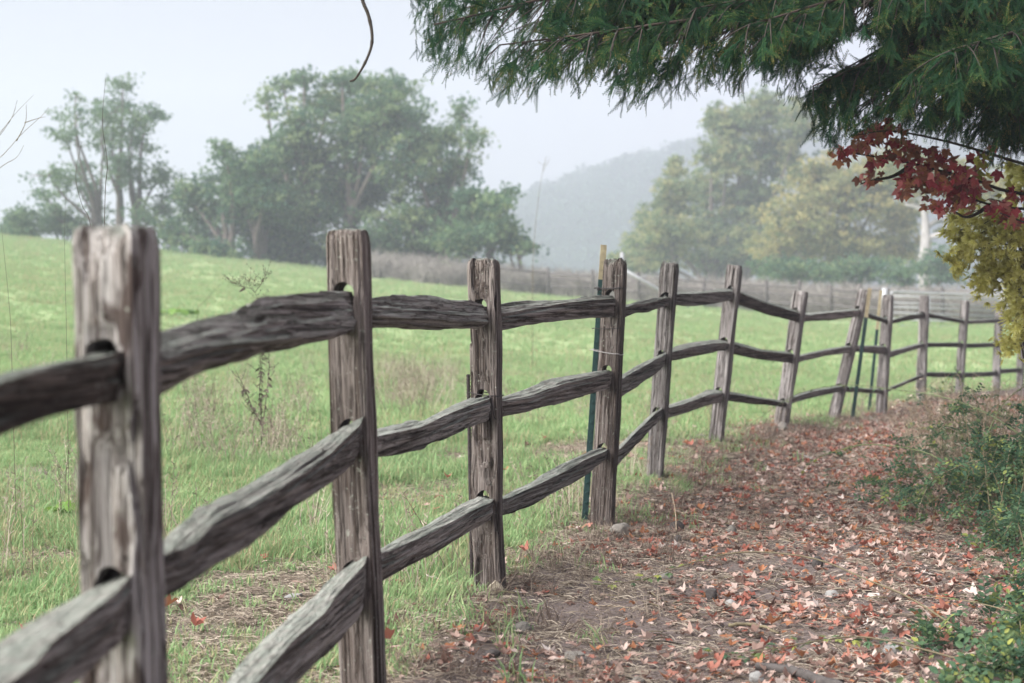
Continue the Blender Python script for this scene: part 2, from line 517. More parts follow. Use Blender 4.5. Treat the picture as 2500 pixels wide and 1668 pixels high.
M['maple_yellow'] = leaf_mat('yellow_green_leaf', [(0.0, (0.30, 0.33, 0.06)), (1.0, (0.52, 0.50, 0.13))], 0.4, 0.45, src='random')

# ------------------------------------------------------------------ terrain
FX_Y = [-20, 0.85, 2.94, 4.9, 7.1, 9.15, 11.3, 13.5, 15.3, 17.8, 19.1, 21.8, 23.9, 26.3, 28.3, 34, 45, 70]
FX_X = [-2.6, -0.95, -0.66, -0.42, -0.09, 0.48, 0.94, 1.61, 2.41, 3.35, 4.13, 5.22, 6.25, 7.45, 8.4, 12.5, 22, 60]


def fence_x(y):
    return np.interp(y, FX_Y, FX_X)


def fxs(y):
    return _interp(y, FX_Y, FX_X)


_B_Y = [0, 9.15, 11.3, 13.5, 15.3, 17.8, 19.1, 21.8, 23.9, 26.3, 28.3, 34, 50, 70, 110]
_B_Z = [0.0, 0.0, 0.02, 0.08, 0.09, -0.02, -0.05, -0.04, -0.05, -0.10, -0.14, -0.10, 0.15, 0.2, 0.2]
_R_U = [-0.8, -0.3, -0.147, -0.07, 0.03, 0.21, 0.5]
_R_V = [8.5, 6.75, 5.1, 4.1, 3.0, 1.85, 1.2]


def ground(x, y):
    x = np.asarray(x, float); y = np.asarray(y, float)
    base = np.interp(y, _B_Y, _B_Z)
    u = np.clip(x / np.maximum(y, 6), -0.8, 0.5)
    g = np.clip((y - 6) / 104, 0, 1) ** 1.25
    z = base + np.interp(u, _R_U, _R_V) * g
    # the crest on the far left falls away behind
    z = z - 2.5 * sstep(118, 190, y) * sstep(0.05, -0.15, u)
    f = x - fence_x(y)
    near = sstep(32, 20, y)
    z = z + near * 0.03 * np.exp(-((f + 0.1) / 0.55) ** 2)                 # the slight bank under the fence
    z = z + near * 0.018 * np.sin(x * 2.1 + 1.3 * np.sin(y * 0.9)) * np.cos(y * 1.7 + x)
    z = z + near * 0.010 * np.sin(x * 5.3 + y * 3.1) * np.sin(y * 4.7 - x * 2.2)
    z = z + 0.22 * sstep(1.9, 3.4, x - 0.12 * y) * sstep(13, 9, y)                     # bank on the right of the path
    return z


def _interp(x, xs, ys):
    if x <= xs[0]: return ys[0]
    if x >= xs[-1]: return ys[-1]
    k = bisect.bisect_right(xs, x) - 1
    return ys[k] + (ys[k + 1] - ys[k]) * (x - xs[k]) / (xs[k + 1] - xs[k])


def _ss(a, b, x):
    t = (x - a) / (b - a)
    t = 0.0 if t < 0 else 1.0 if t > 1 else t
    return t * t * (3 - 2 * t)


def gz(x, y):
    """ground() for one point"""
    x, y = float(x), float(y)
    u = min(max(x / max(y, 6.0), -0.8), 0.5)
    g = min(max((y - 6) / 104, 0.0), 1.0) ** 1.25
    z = _interp(y, _B_Y, _B_Z) + _interp(u, _R_U, _R_V) * g
    z -= 2.5 * _ss(118, 190, y) * _ss(0.05, -0.15, u)
    near = _ss(32, 20, y)
    if near > 0:
        f = x - _interp(y, FX_Y, FX_X)
        z += near * (0.03 * math.exp(-((f + 0.1) / 0.55) ** 2) + 0.018 * math.sin(x * 2.1 + 1.3 * math.sin(y * 0.9)) * math.cos(y * 1.7 + x)
                     + 0.010 * math.sin(x * 5.3 + y * 3.1) * math.sin(y * 4.7 - x * 2.2) + 0.22 * _ss(1.9, 3.4, x - 0.12 * y) * _ss(13, 9, y))
    return z


def axis_coords(lo, hi, step, far_lo, far_hi, n=34):
    mid = np.arange(lo, hi + 1e-6, step)
    a = lo - step - (lo - far_lo - step) * (np.linspace(0, 1, n) ** 3.2)
    b = hi + step + (far_hi - hi - step) * (np.linspace(0, 1, n) ** 3.2)
    return np.unique(np.concatenate([a, mid, b]))


_WEAR = [(60, 1230, .55, .55), (150, 1175, .35, .35), (480, 1065, .75, .5), (120, 1400, .4, .3), (640, 1440, .45, .35), (560, 1530, .35, .3), (720, 1500, .3, .3), (470, 1590, .4, .3), (1000, 1250, .3, .25), (300, 1100, .35, .3), (860, 1420, .3, .3)]
_WEAR = [((u - CX) / F * CAMZ * F / (v - HORIZON), CAMZ * F / (v - HORIZON), a, b) for u, v, a, b in _WEAR]


def wear_at(x, y):
    """worn, bare patches of the turf (1 = bare)"""
    if y > 32: return 0.0
    w = sum(math.exp(-((x - a) / c) ** 2 - ((y - b) / (d * 1.6)) ** 2) for a, b, c, d in _WEAR)
    n = noise.noise(Vector((x * 1.1, y * 0.8, 3.3))) + .5 * noise.noise(Vector((x * 3.1, y * 2.6, 7.3)))
    f = fxs(y) - x
    w = w * (.75 + .6 * n) + max(0.0, n - .22) * 1.6 * _ss(5.5, 1.0, f)
    w += .55 * _ss(.45, .0, f) * (1 + n)
    return min(max(w, 0.0), 1.0)


gx = axis_coords(-7, 11, 0.12, -860, 860)
gy = axis_coords(0.5, 30, 0.12, -28, 860, 44)
XX, YY = np.meshgrid(gx, gy)
ZZ = ground(XX, YY)
nxg, nyg = len(gx), len(gy)
idx = np.arange(nxg * nyg).reshape(nyg, nxg)
quads = np.stack([idx[:-1, :-1], idx[:-1, 1:], idx[1:, 1:], idx[1:, :-1]], -1).reshape(-1, 4)
me = np_mesh('ground', np.stack([XX, YY, ZZ], -1).reshape(-1, 3), quads, smooth=True)
fd = (fence_x(YY) - XX).ravel()
a = me.attributes.new('meadow', 'FLOAT', 'POINT')
a.data.foreach_set('value', np.clip(fd, -3, 3).astype(np.float32))


a = me.attributes.new('wear', 'FLOAT', 'POINT')
a.data.foreach_set('value', np.array([wear_at(x, y) if (-8 < x < 11 and 0 < y < 32) else 0.0 for x, y in zip(XX.ravel(), YY.ravel())], np.float32))


def ground_mat():
    m, N, L = new_mat('ground_soil_and_turf')
    tc = N.new('ShaderNodeTexCoord'); v = tc.outputs['Object']
    n1 = tex_noise(N, L, v, 1.6, 6, 0.6); n2 = tex_noise(N, L, v, 14, 6, 0.65); n3 = tex_noise(N, L, v, 70, 5, 0.65)
    soil = ramp(N, [(0.3, (0.050, 0.040, 0.037)), (0.5, (0.120, 0.096, 0.088)), (0.68, (0.26, 0.215, 0.195))]); L.new(n3, soil.inputs[0])
    soil2 = mixc(N, L, maprange(N, L, n2, 0.4, 0.7, 0, 0.6), soil.outputs[0], (0.185, 0.148, 0.134))
    turf = ramp(N, [(0.3, (0.145, 0.19, 0.09)), (0.5, (0.23, 0.31, 0.145)), (0.7, (0.31, 0.39, 0.195))]); L.new(n2, turf.inputs[0])
    n4 = tex_noise(N, L, v, 0.11, 5, 0.6)
    turf2 = mixc(N, L, maprange(N, L, n4, 0.35, 0.7, 0, 0.5), turf.outputs[0], (0.36, 0.41, 0.20))
    at = N.new('ShaderNodeAttribute'); at.attribute_name = 'meadow'
    ad = N.new('ShaderNodeMath'); ad.operation = 'MULTIPLY_ADD'; ad.inputs[1].default_value = 1.1; L.new(n1, ad.inputs[0]); L.new(at.outputs['Fac'], ad.inputs[2])
    fac = maprange(N, L, ad.outputs[0], 0.45, 0.95)
    # worn patches in the turf near the fence
    wat = N.new('ShaderNodeAttribute'); wat.attribute_name = 'wear'
    turf3 = mixc(N, L, maprange(N, L, wat.outputs['Fac'], 0.1, 0.8, 0, 0.9), turf2, soil2)
    col = mixc(N, L, fac, soil2, turf3)
    b = N.new('ShaderNodeMath'); b.operation = 'ADD'; L.new(n3, b.inputs[0]); L.new(n2, b.inputs[1])
    return finish(m, N, L, col, 0.95, b.outputs[0], 0.6, 0.02, spec=0.15)


g_ob = link('ground', me, ground_mat())
tag(g_ob, kind='structure')

# the wooded hill in the fog
HD = 620.0
hr = [(700, 640), (1000, 560), (1150, 510), (1255, 479), (1319, 445), (1400, 410), (1489, 380), (1596, 345), (1702, 318), (1850, 285), (2050, 250), (2300, 235), (2600, 240), (3000, 300), (3600, 420)]
hx = np.array([(u - CX) / F * HD for u, v in hr])
hz = np.array([CAMZ + (HORIZON - v) / F * HD - 7.5 for u, v in hr])
hxs = np.linspace(-90, 350, 90)
hys = np.linspace(470, 830, 60)
HX, HY = np.meshgrid(hxs, hys)
crest = np.interp(HX, hx, hz)
prof = np.sin(np.clip((HY - 470) / 300, 0, 1) * math.pi / 2) * (1 - 0.25 * sstep(650, 830, HY))
base_h = ground(HX, HY)
HZ = base_h - 1.2 + np.maximum(crest - base_h, 0) * prof * 1.05 / max(math.sin(math.pi / 4), 0.1) * 0.72
HZ = np.where((HX < -87) | (HX > 347) | (HY < 473), base_h - 1.2, HZ)


def hill_z(x, y):
    i = np.clip(np.searchsorted(hxs, x) - 1, 0, 88); j = np.clip(np.searchsorted(hys, y) - 1, 0, 58)
    return HZ[j, i]


hq = np.arange(90 * 60).reshape(60, 90)
me = np_mesh('hill', np.stack([HX, HY, HZ], -1).reshape(-1, 3), np.stack([hq[:-1, :-1], hq[:-1, 1:], hq[1:, 1:], hq[1:, :-1]], -1).reshape(-1, 4), smooth=True)
hill = link('hill', me, simple_mat('hill_scrub', (0.10, 0.115, 0.07), 1.0, 0.35, 0.1, 0))
tag(hill, kind='structure')

# ------------------------------------------------------------------ the split-rail fence
# post: u_top, v_top, u_base, v_base (photo pixels), depth, front width, depth of section, material
POSTS = [
    None,
    (283, 561, 331, 2420, 2.94, 0.118, 0.140, 'post_pale'),
    (849, 565, 891, 1755, 4.90, 0.112, 0.135, 'post'),
    (1181, 636, 1197, 1448, 7.10, 0.116, 0.135, 'post'),
    (1502, 640, 1470, 1302, 9.15, 0.118, 0.130, 'post'),
    (1636, 644, 1598, 1175, 11.3, 0.108, 0.130, 'post_grey'),
    (1794, 649, 1747, 1085, 13.5, 0.108, 0.125, 'post_grey'),
    (1956, 712, 1907, 1040, 15.3, 0.118, 0.130, 'post_grey'),
    (2110, 708, 2034, 1026, 17.8, 0.105, 0.130, 'post_grey'),
    (2168, 721, 2152, 1016, 19.1, 0.110, 0.130, 'post_grey'),
    (2257, 723, 2248, 980, 21.8, 0.110, 0.130, 'post_grey'),
    (2355, 735, 2342, 962, 23.9, 0.105, 0.120, 'post_grey'),
    (2440, 745, 2432, 950, 26.3, 0.110, 0.130, 'post_grey'),
    (2497, 738, 2489, 945, 28.3, 0.110, 0.130, 'post_grey'),
]
PT, PB = [Vector((-0.95, 0.85, 1.33))], [Vector((-0.95, 0.85, 0.0))]
for p in POSTS[1:]:
    PT.append(P(p[0], p[1], p[4])); PB.append(P(p[2], p[3], p[4]))
POSTS[0] = (0, 0, 0, 0, 0.85, 0.115, 0.135, 'post')


def post_xy(i, z):
    t = (z - PB[i].z) / (PT[i].z - PB[i].z)
    q = PB[i].lerp(PT[i], t)
    return Vector((q.x, q.y))


# rails measured in the photo: for every span three levels of (top edge, ridge, bottom edge)
RAILS = {
 (0, 0): dict(T=[(-400, 1080), (0, 915), (150, 880), (240, 866), (300, 858)], M=[(-400, 1105), (0, 935), (150, 893), (240, 874), (303, 862)], B=[(-400, 1260), (0, 1066), (150, 1012), (240, 990), (305, 978)], w=0.085, mat='rail_dark', o=(-.5, .5, .3)),
 (0, 1): dict(T=[(-300, 1760), (0, 1566), (96, 1504), (230, 1420), (302, 1401)], M=[(-300, 1900), (23, 1665), (92, 1615), (107, 1581), (191, 1520), (302, 1435)], B=[(-200, 1990), (80, 1750), (188, 1665), (245, 1600), (310, 1560)], w=0.10, mat='rail', o=(-.5, .5, .3)),
 (1, 0): dict(T=[(396, 806), (497, 779), (574, 764), (631, 730), (665, 720), (753, 713), (810, 710), (874, 716)], M=[(406, 877), (497, 850), (574, 838), (640, 833), (700, 827), (753, 823), (810, 815), (868, 797)], B=[(411, 953), (497, 913), (574, 883), (640, 862), (700, 847), (753, 834), (814, 820), (870, 803)], w=0.09, mat='rail', o=(.05, .5, -.05)),
 (1, 1): dict(T=[(421, 1298), (478, 1240), (536, 1218), (612, 1180), (700, 1125), (753, 1096), (810, 1051), (864, 1031)], M=[(421, 1353), (478, 1328), (524, 1279), (555, 1261), (612, 1236), (700, 1179), (753, 1144), (814, 1102), (874, 1043)], B=[(421, 1447), (478, 1416), (536, 1374), (612, 1332), (657, 1290), (715, 1240), (818, 1164), (883, 1114)], w=0.10, mat='rail', o=(-.5, .5, .25)),
 (1, 2): dict(T=[(440, 1800), (520, 1705), (600, 1611), (676, 1535), (768, 1455), (822, 1393), (883, 1365)], M=[(450, 1880), (540, 1770), (627, 1668), (715, 1565), (791, 1497), (830, 1443), (887, 1382)], B=[(450, 1990), (600, 1810), (734, 1660), (784, 1604), (822, 1565), (895, 1489)], w=0.105, mat='rail', o=(-.5, .5, .3)),
 (2, 0): dict(T=[(914, 727), (983, 720), (1067, 721), (1109, 730), (1155, 737), (1190, 747)], M=[(916, 771), (983, 776), (1082, 781), (1136, 784), (1199, 786)], B=[(916, 800), (983, 800), (1052, 806), (1136, 803), (1199, 797)], w=0.085, mat='rail_grey', o=(.2, .5, .05)),
 (2, 1): dict(T=[(925, 1047), (956, 1036), (1032, 1026), (1097, 994), (1147, 973), (1189, 962)], M=[(925, 1066), (1025, 1046), (1097, 1010), (1147, 990), (1200, 972)], B=[(930, 1115), (983, 1107), (1040, 1095), (1056, 1082), (1078, 1074), (1136, 1047), (1205, 1024)], w=0.09, mat='rail_grey', o=(-.35, .5, .35)),
 (2, 2): dict(T=[(935, 1338), (983, 1312), (1040, 1284), (1117, 1238), (1174, 1206), (1203, 1200)], M=[(935, 1352), (971, 1336), (1025, 1313), (1078, 1286), (1136, 1256), (1212, 1219)], B=[(939, 1418), (983, 1393), (1059, 1351), (1136, 1305), (1214, 1259)], w=0.095, mat='rail', o=(-.5, .5, .3)),
 (3, 0): dict(T=[(1225, 742), (1287, 735), (1368, 734), (1448, 723), (1502, 722)], M=[(1226, 767), (1287, 755), (1368, 742), (1435, 734), (1499, 729)], B=[(1227, 806), (1287, 794), (1368, 784), (1448, 775), (1502, 772)], w=0.085, mat='rail', o=(-.1, .5, .35)),
 (3, 1): dict(T=[(1231, 967), (1287, 950), (1341, 925), (1408, 915), (1462, 906), (1496, 902)], M=[(1231, 980), (1300, 966), (1341, 950), (1381, 936), (1421, 927), (1496, 909)], B=[(1231, 1018), (1330, 994), (1406, 971), (1494, 946)], w=0.085, mat='rail', o=(-.5, .5, .3)),
 (3, 2): dict(T=[(1238, 1208), (1291, 1181), (1368, 1135), (1444, 1099), (1478, 1093)], M=[(1238, 1219), (1310, 1185), (1387, 1147), (1425, 1124), (1483, 1100)], B=[(1238, 1256), (1291, 1238), (1349, 1203), (1406, 1176), (1483, 1120)], w=0.08, mat='rail_grey', o=(-.4, .5, .3)),
 (4, 0): dict(T=[(1531, 744), (1555, 737), (1596, 729), (1640, 721)], M=[(1531, 751), (1555, 743), (1596, 736), (1640, 726)], B=[(1531, 771), (1555, 762), (1582, 762), (1609, 752), (1646, 747)], w=0.08, mat='rail', o=(-.4, .5, .3)),
 (4, 1): dict(T=[(1522, 914), (1555, 893), (1596, 872), (1630, 856)], M=[(1522, 924), (1555, 903), (1596, 881), (1630, 862)], B=[(1519, 966), (1555, 945), (1596, 914), (1636, 880)], w=0.085, mat='rail_grey', o=(-.4, .5, .3)),
 (4, 2): dict(T=[(1517, 1085), (1559, 1042), (1597, 1004), (1608, 998)], M=[(1517, 1094), (1559, 1049), (1597, 1012), (1610, 1003)], B=[(1513, 1128), (1559, 1082), (1613, 1022)], w=0.085, mat='rail_grey', o=(-.4, .5, .3)),
 (5, 0): dict(T=[(1653, 712), (1712, 710), (1759, 705), (1791, 706)], M=[(1653, 718), (1712, 716), (1759, 712), (1791, 711)], B=[(1651, 744), (1696, 748), (1743, 741), (1791, 734)], w=0.08, mat='rail_grey', o=(-.4, .5, .3)),
 (5, 1): dict(T=[(1643, 848), (1680, 836), (1747, 829), (1785, 834)], M=[(1645, 860), (1686, 848), (1747, 838), (1785, 838)], B=[(1645, 880), (1696, 869), (1779, 854)], w=0.08, mat='rail', o=(-.5, .5, .3)),
 (5, 2): dict(T=[(1633, 987), (1680, 973), (1728, 951), (1760, 953)], M=[(1633, 997), (1680, 983), (1728, 964), (1760, 960)], B=[(1630, 1021), (1696, 1002), (1758, 982)], w=0.085, mat='rail', o=(-.4, .5, .3)),
 (6, 0): dict(T=[(1810, 713), (1871, 737), (1954, 761)], M=[(1810, 717), (1871, 741), (1954, 765)], B=[(1807, 743), (1871, 766), (1950, 786)], w=0.08, mat='rail_dark', o=(-.3, .5, .3)),
 (6, 1): dict(T=[(1798, 836), (1855, 852), (1940, 861)], M=[(1798, 842), (1855, 857), (1940, 865)], B=[(1795, 865), (1855, 877), (1935, 887)], w=0.08, mat='rail_dark', o=(-.3, .5, .3)),
 (6, 2): dict(T=[(1782, 957), (1839, 967), (1915, 979)], M=[(1782, 962), (1839, 971), (1915, 983)], B=[(1779, 978), (1839, 986), (1910, 993)], w=0.08, mat='rail_dark', o=(-.3, .5, .3)),
 (7, 0): dict(T=[(1970, 764), (2030, 759), (2104, 752)], M=[(1970, 769), (2030, 763), (2104, 757)], B=[(1968, 786), (2030, 782), (2104, 772)], w=0.08, mat='rail', o=(-.4, .5, .3)),
 (7, 1): dict(T=[(1954, 866), (2015, 852), (2078, 842)], M=[(1954, 870), (2015, 856), (2078, 846)], B=[(1951, 884), (2015, 869), (2080, 860)], w=0.08, mat='rail', o=(-.4, .5, .3)),
 (7, 2): dict(T=[(1932, 967), (1983, 951), (2056, 940)], M=[(1932, 972), (1983, 956), (2056, 944)], B=[(1932, 986), (1983, 971), (2056, 956)], w=0.08, mat='rail_grey', o=(-.4, .5, .3)),
 (8, 0): dict(T=[(2118, 763), (2166, 778)], M=[(2118, 766), (2166, 781)], B=[(2118, 775), (2166, 789)], w=0.07, mat='rail_dark', o=(-.3, .5, .3)),
 (8, 1): dict(T=[(2092, 842), (2155, 844)], M=[(2092, 845), (2155, 847)], B=[(2092, 860), (2159, 865)], w=0.08, mat='rail', o=(-.3, .5, .3)),
 (8, 2): dict(T=[(2064, 943), (2155, 951)], M=[(2064, 945), (2155, 953)], B=[(2064, 957), (2155, 961)], w=0.07, mat='rail_dark', o=(-.3, .5, .3)),
 (9, 0): dict(T=[(2183, 779), (2223, 767), (2257, 764)], M=[(2183, 781), (2223, 769), (2257, 766)], B=[(2183, 789), (2223, 782), (2257, 777)], w=0.07, mat='rail_dark', o=(-.3, .5, .3)),
 (9, 1): dict(T=[(2179, 855), (2252, 836)], M=[(2179, 858), (2252, 839)], B=[(2179, 871), (2252, 849)], w=0.08, mat='rail_grey', o=(-.3, .5, .3)),
 (9, 2): dict(T=[(2172, 946), (2248, 914)], M=[(2172, 948), (2248, 916)], B=[(2172, 955), (2248, 925)], w=0.07, mat='rail', o=(-.3, .5, .3)),
 (10, 0): dict(T=[(2269, 764), (2350, 780)], M=[(2269, 766), (2350, 782)], B=[(2269, 775), (2350, 789)], w=0.07, mat='rail_dark', o=(-.3, .5, .3)),
 (10, 1): dict(T=[(2268, 836), (2346, 836)], M=[(2268, 838), (2346, 838)], B=[(2268, 848), (2346, 848)], w=0.07, mat='rail_dark', o=(-.3, .5, .3)),
 (10, 2): dict(T=[(2263, 908), (2342, 909)], M=[(2263, 910), (2342, 911)], B=[(2263, 920), (2342, 922)], w=0.07, mat='rail_dark', o=(-.3, .5, .3)),
 (11, 0): dict(T=[(2364, 782), (2440, 777)], M=[(2364, 784), (2440, 779)], B=[(2364, 792), (2440, 788)], w=0.07, mat='rail', o=(-.3, .5, .3)),
 (11, 1): dict(T=[(2360, 838), (2437, 836)], M=[(2360, 840), (2437, 838)], B=[(2360, 850), (2437, 847)], w=0.07, mat='rail_dark', o=(-.3, .5, .3)),
 (11, 2): dict(T=[(2356, 909), (2434, 906)], M=[(2356, 911), (2434, 908)], B=[(2356, 922), (2434, 918)], w=0.07, mat='rail_dark', o=(-.3, .5, .3)),
 (12, 0): dict(T=[(2450, 778), (2500, 776)], M=[(2450, 780), (2500, 778)], B=[(2450, 788), (2500, 786)], w=0.07, mat='rail', o=(-.3, .5, .3)),
 (12, 1): dict(T=[(2450, 837), (2500, 836)], M=[(2450, 839), (2500, 838)], B=[(2450, 847), (2500, 846)], w=0.07, mat='rail_dark', o=(-.3, .5, .3)),
 (12, 2): dict(T=[(2450, 900), (2500, 897)], M=[(2450, 902), (2500, 899)], B=[(2450, 912), (2500, 909)], w=0.07, mat='rail_dark', o=(-.3, .5, .3)),
}
fence = empty('split_rail_fence', (PB[3].x, PB[3].y, gz(PB[3].x, PB[3].y)))
tag(fence, 'weathered three-rail split-log fence curving along the leaf-strewn path', 'fence')
holes = {i: [] for i in range(14)}        # post -> list of (z_low, z_high) in world height


def plane_hits(A, dirv, nrm, off, px):
    out = []
    ax, ay = A.x + nrm.x * off, A.y + nrm.y * off
    for u, v in px:
        r = ray(u, v)
        # s*r = A' + t*dir
        det = r.x * (-dirv.y) - (-dirv.x) * r.y
        s = (ax * (-dirv.y) - (-dirv.x) * ay) / det
        t = (r.x * ay - r.y * ax) / det
        out.append((t, CAMZ + s * r.z))
    out.sort()
    return np.array(out)


def lin(c, t):
    """interpolate with gentle end slopes"""
    z = np.interp(t, c[:, 0], c[:, 1])
    if len(c) > 1:
        s0 = (c[1, 1] - c[0, 1]) / max(c[1, 0] - c[0, 0], 1e-4)
        s1 = (c[-1, 1] - c[-2, 1]) / max(c[-1, 0] - c[-2, 0], 1e-4)
        z = z + np.where(t < c[0, 0], (t - c[0, 0]) * np.clip(s0, -.25, .25), 0) + np.where(t > c[-1, 0], (t - c[-1, 0]) * np.clip(s1, -.25, .25), 0)
    return z


for (i, lev), R in RAILS.items():
    zg = [1.05, 0.68, 0.30][lev] + 0.1
    w = R['w']
    for _it in range(2):
        A, Bq = post_xy(i, zg), post_xy(i + 1, zg)
        d = Bq - A; Ln = d.length; d = d / Ln
        nr = Vector((d.y, -d.x))
        cT = plane_hits(A, d, nr, R['o'][0] * w, R['T'])
        cM = plane_hits(A, d, nr, R['o'][1] * w, R['M'])
        cB = plane_hits(A, d, nr, R['o'][2] * w, R['B'])
        zg = float(np.mean(cM[:, 1]))
    near = i <= 4
    ns, K = (72, 56) if near else (22, 20)
    ts = np.linspace(0.005, Ln - 0.005, ns)
    zT, zM, zB = lin(cT, ts), lin(cM, ts), lin(cB, ts)
    if near:                                  # soften the measured kinks a little
        ker = np.array([1, 3, 1]) / 5.0
        sm = lambda q: np.convolve(np.pad(q, 1, mode='edge'), ker, 'valid')
        zT, zM, zB = sm(zT), sm(zM), sm(zB)
    sd = i * 3.7 + lev * 11.3
    V = np.zeros((ns, K, 3))
    for k in range(ns):
        h = max(zT[k] - zB[k], 0.03)
        e = min(ts[k], Ln - ts[k])
        tap = 0.62 + 0.38 * float(sstep(0.02, 0.20, e))
        ww = w * tap * (1 + 0.08 * noise.noise(Vector((ts[k] * 2.2, sd, 0))))
        o = R['o']
        zm = min(zM[k], zT[k] - 0.004) if o[0] > -0.3 else zM[k]
        poly = [(o[0] * ww, zT[k]), (o[1] * ww, zm), (o[2] * ww, zB[k]), (-0.28 * ww, zB[k] + 0.05 * h), (-0.5 * ww, zB[k] + 0.5 * h)]
        if o[0] > -0.3: poly.append((-0.42 * ww, zT[k] - 0.2 * h))
        m_ = len(poly)
        per = [math.dist(poly[q], poly[(q + 1) % m_]) for q in range(m_)]
        tot = sum(per)
        # points per edge, the same for all stations
        if k == 0:
            cnt = [max(2, int(round(K * q / tot))) for q in per]
            while sum(cnt) > K: cnt[cnt.index(max(cnt))] -= 1
            while sum(cnt) < K: cnt[cnt.index(max(cnt))] += 1
        ring = []
        for q in range(m_):
            a0, a1 = poly[q], poly[(q + 1) % m_]
            for c in range(cnt[q]):
                f = c / cnt[q]
                ring.append((a0[0] + (a1[0] - a0[0]) * f, a0[1] + (a1[1] - a0[1]) * f))
        ring = np.array(ring)
        ring = 0.84 * ring + 0.08 * np.roll(ring, 1, 0) + 0.08 * np.roll(ring, -1, 0)
        cen = ring.mean(0)
        for c in range(K):
            dv = ring[c] - cen
            q = dv / (np.linalg.norm(dv) + 1e-6)
            amp = 1.0 if near else 0.8
            x_, a_, b_ = ts[k], ring[c][0], ring[c][1] - zM[k]
            dsp = 0.0052 * noise.noise(Vector((x_ * 0.9 + sd, a_ * 75, b_ * 75))) + 0.0030 * noise.noise(Vector((x_ * 3 + sd, a_ * 170, b_ * 170 + 3))) + 0.0035 * noise.noise(Vector((x_ * 3.2, a_ * 14 + sd, b_ * 14)))
            crack = noise.noise(Vector((x_ * 0.9 + sd * 2, a_ * 85 + 7, b_ * 85)))
            if crack > 0.33: dsp -= 0.006 * min(1, (crack - 0.33) * 6)
            # split, stringy step in places
            dsp += 0.0040 * (1 if noise.noise(Vector((x_ * 0.5 - sd, a_ * 48, b_ * 48 + 9))) > 0.14 else 0)
            if near: dsp += 0.0022 * noise.noise(Vector((round(x_ * 3.1 + sd) * 1.7, a_ * 22, b_ * 22)))
            V[k, c] = (x_, -(ring[c][0] + q[0] * dsp * amp), ring[c][1] + q[1] * dsp * amp)
    zc = float(zM.mean())
    V[:, :, 2] -= zc
    vi = np.arange(ns * K).reshape(ns, K)
    f4 = np.stack([vi[:-1, :], np.roll(vi, -1, 1)[:-1, :], np.roll(vi, -1, 1)[1:, :], vi[1:, :]], -1).reshape(-1, 4)
    VV = V.reshape(-1, 3)
    c0, c1 = len(VV), len(VV) + 1
    VV = np.vstack([VV, V[0].mean(0), V[-1].mean(0)])
    f3 = [(c0, vi[0, c], vi[0, (c + 1) % K]) for c in range(K)] + [(c1, vi[-1, (c + 1) % K], vi[-1, c]) for c in range(K)]
    f4 = f4[:, ::-1]
    f3 = [t[::-1] for t in f3]
    me = np_mesh('rail', VV, [np.array(f3), f4], smooth=True)
    me.set_sharp_from_angle(angle=math.radians(26))
    mw = Matrix(((d.x, -d.y, 0, A.x), (d.y, d.x, 0, A.y), (0, 0, 1, zc), (0, 0, 0, 1)))
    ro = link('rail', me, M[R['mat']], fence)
    ro.matrix_basis = mw
    for ob_i, k in ((i, 0), (i + 1, -1)):
        holes[ob_i].append((lev, float(zB[k]), float(zT[k]), k))

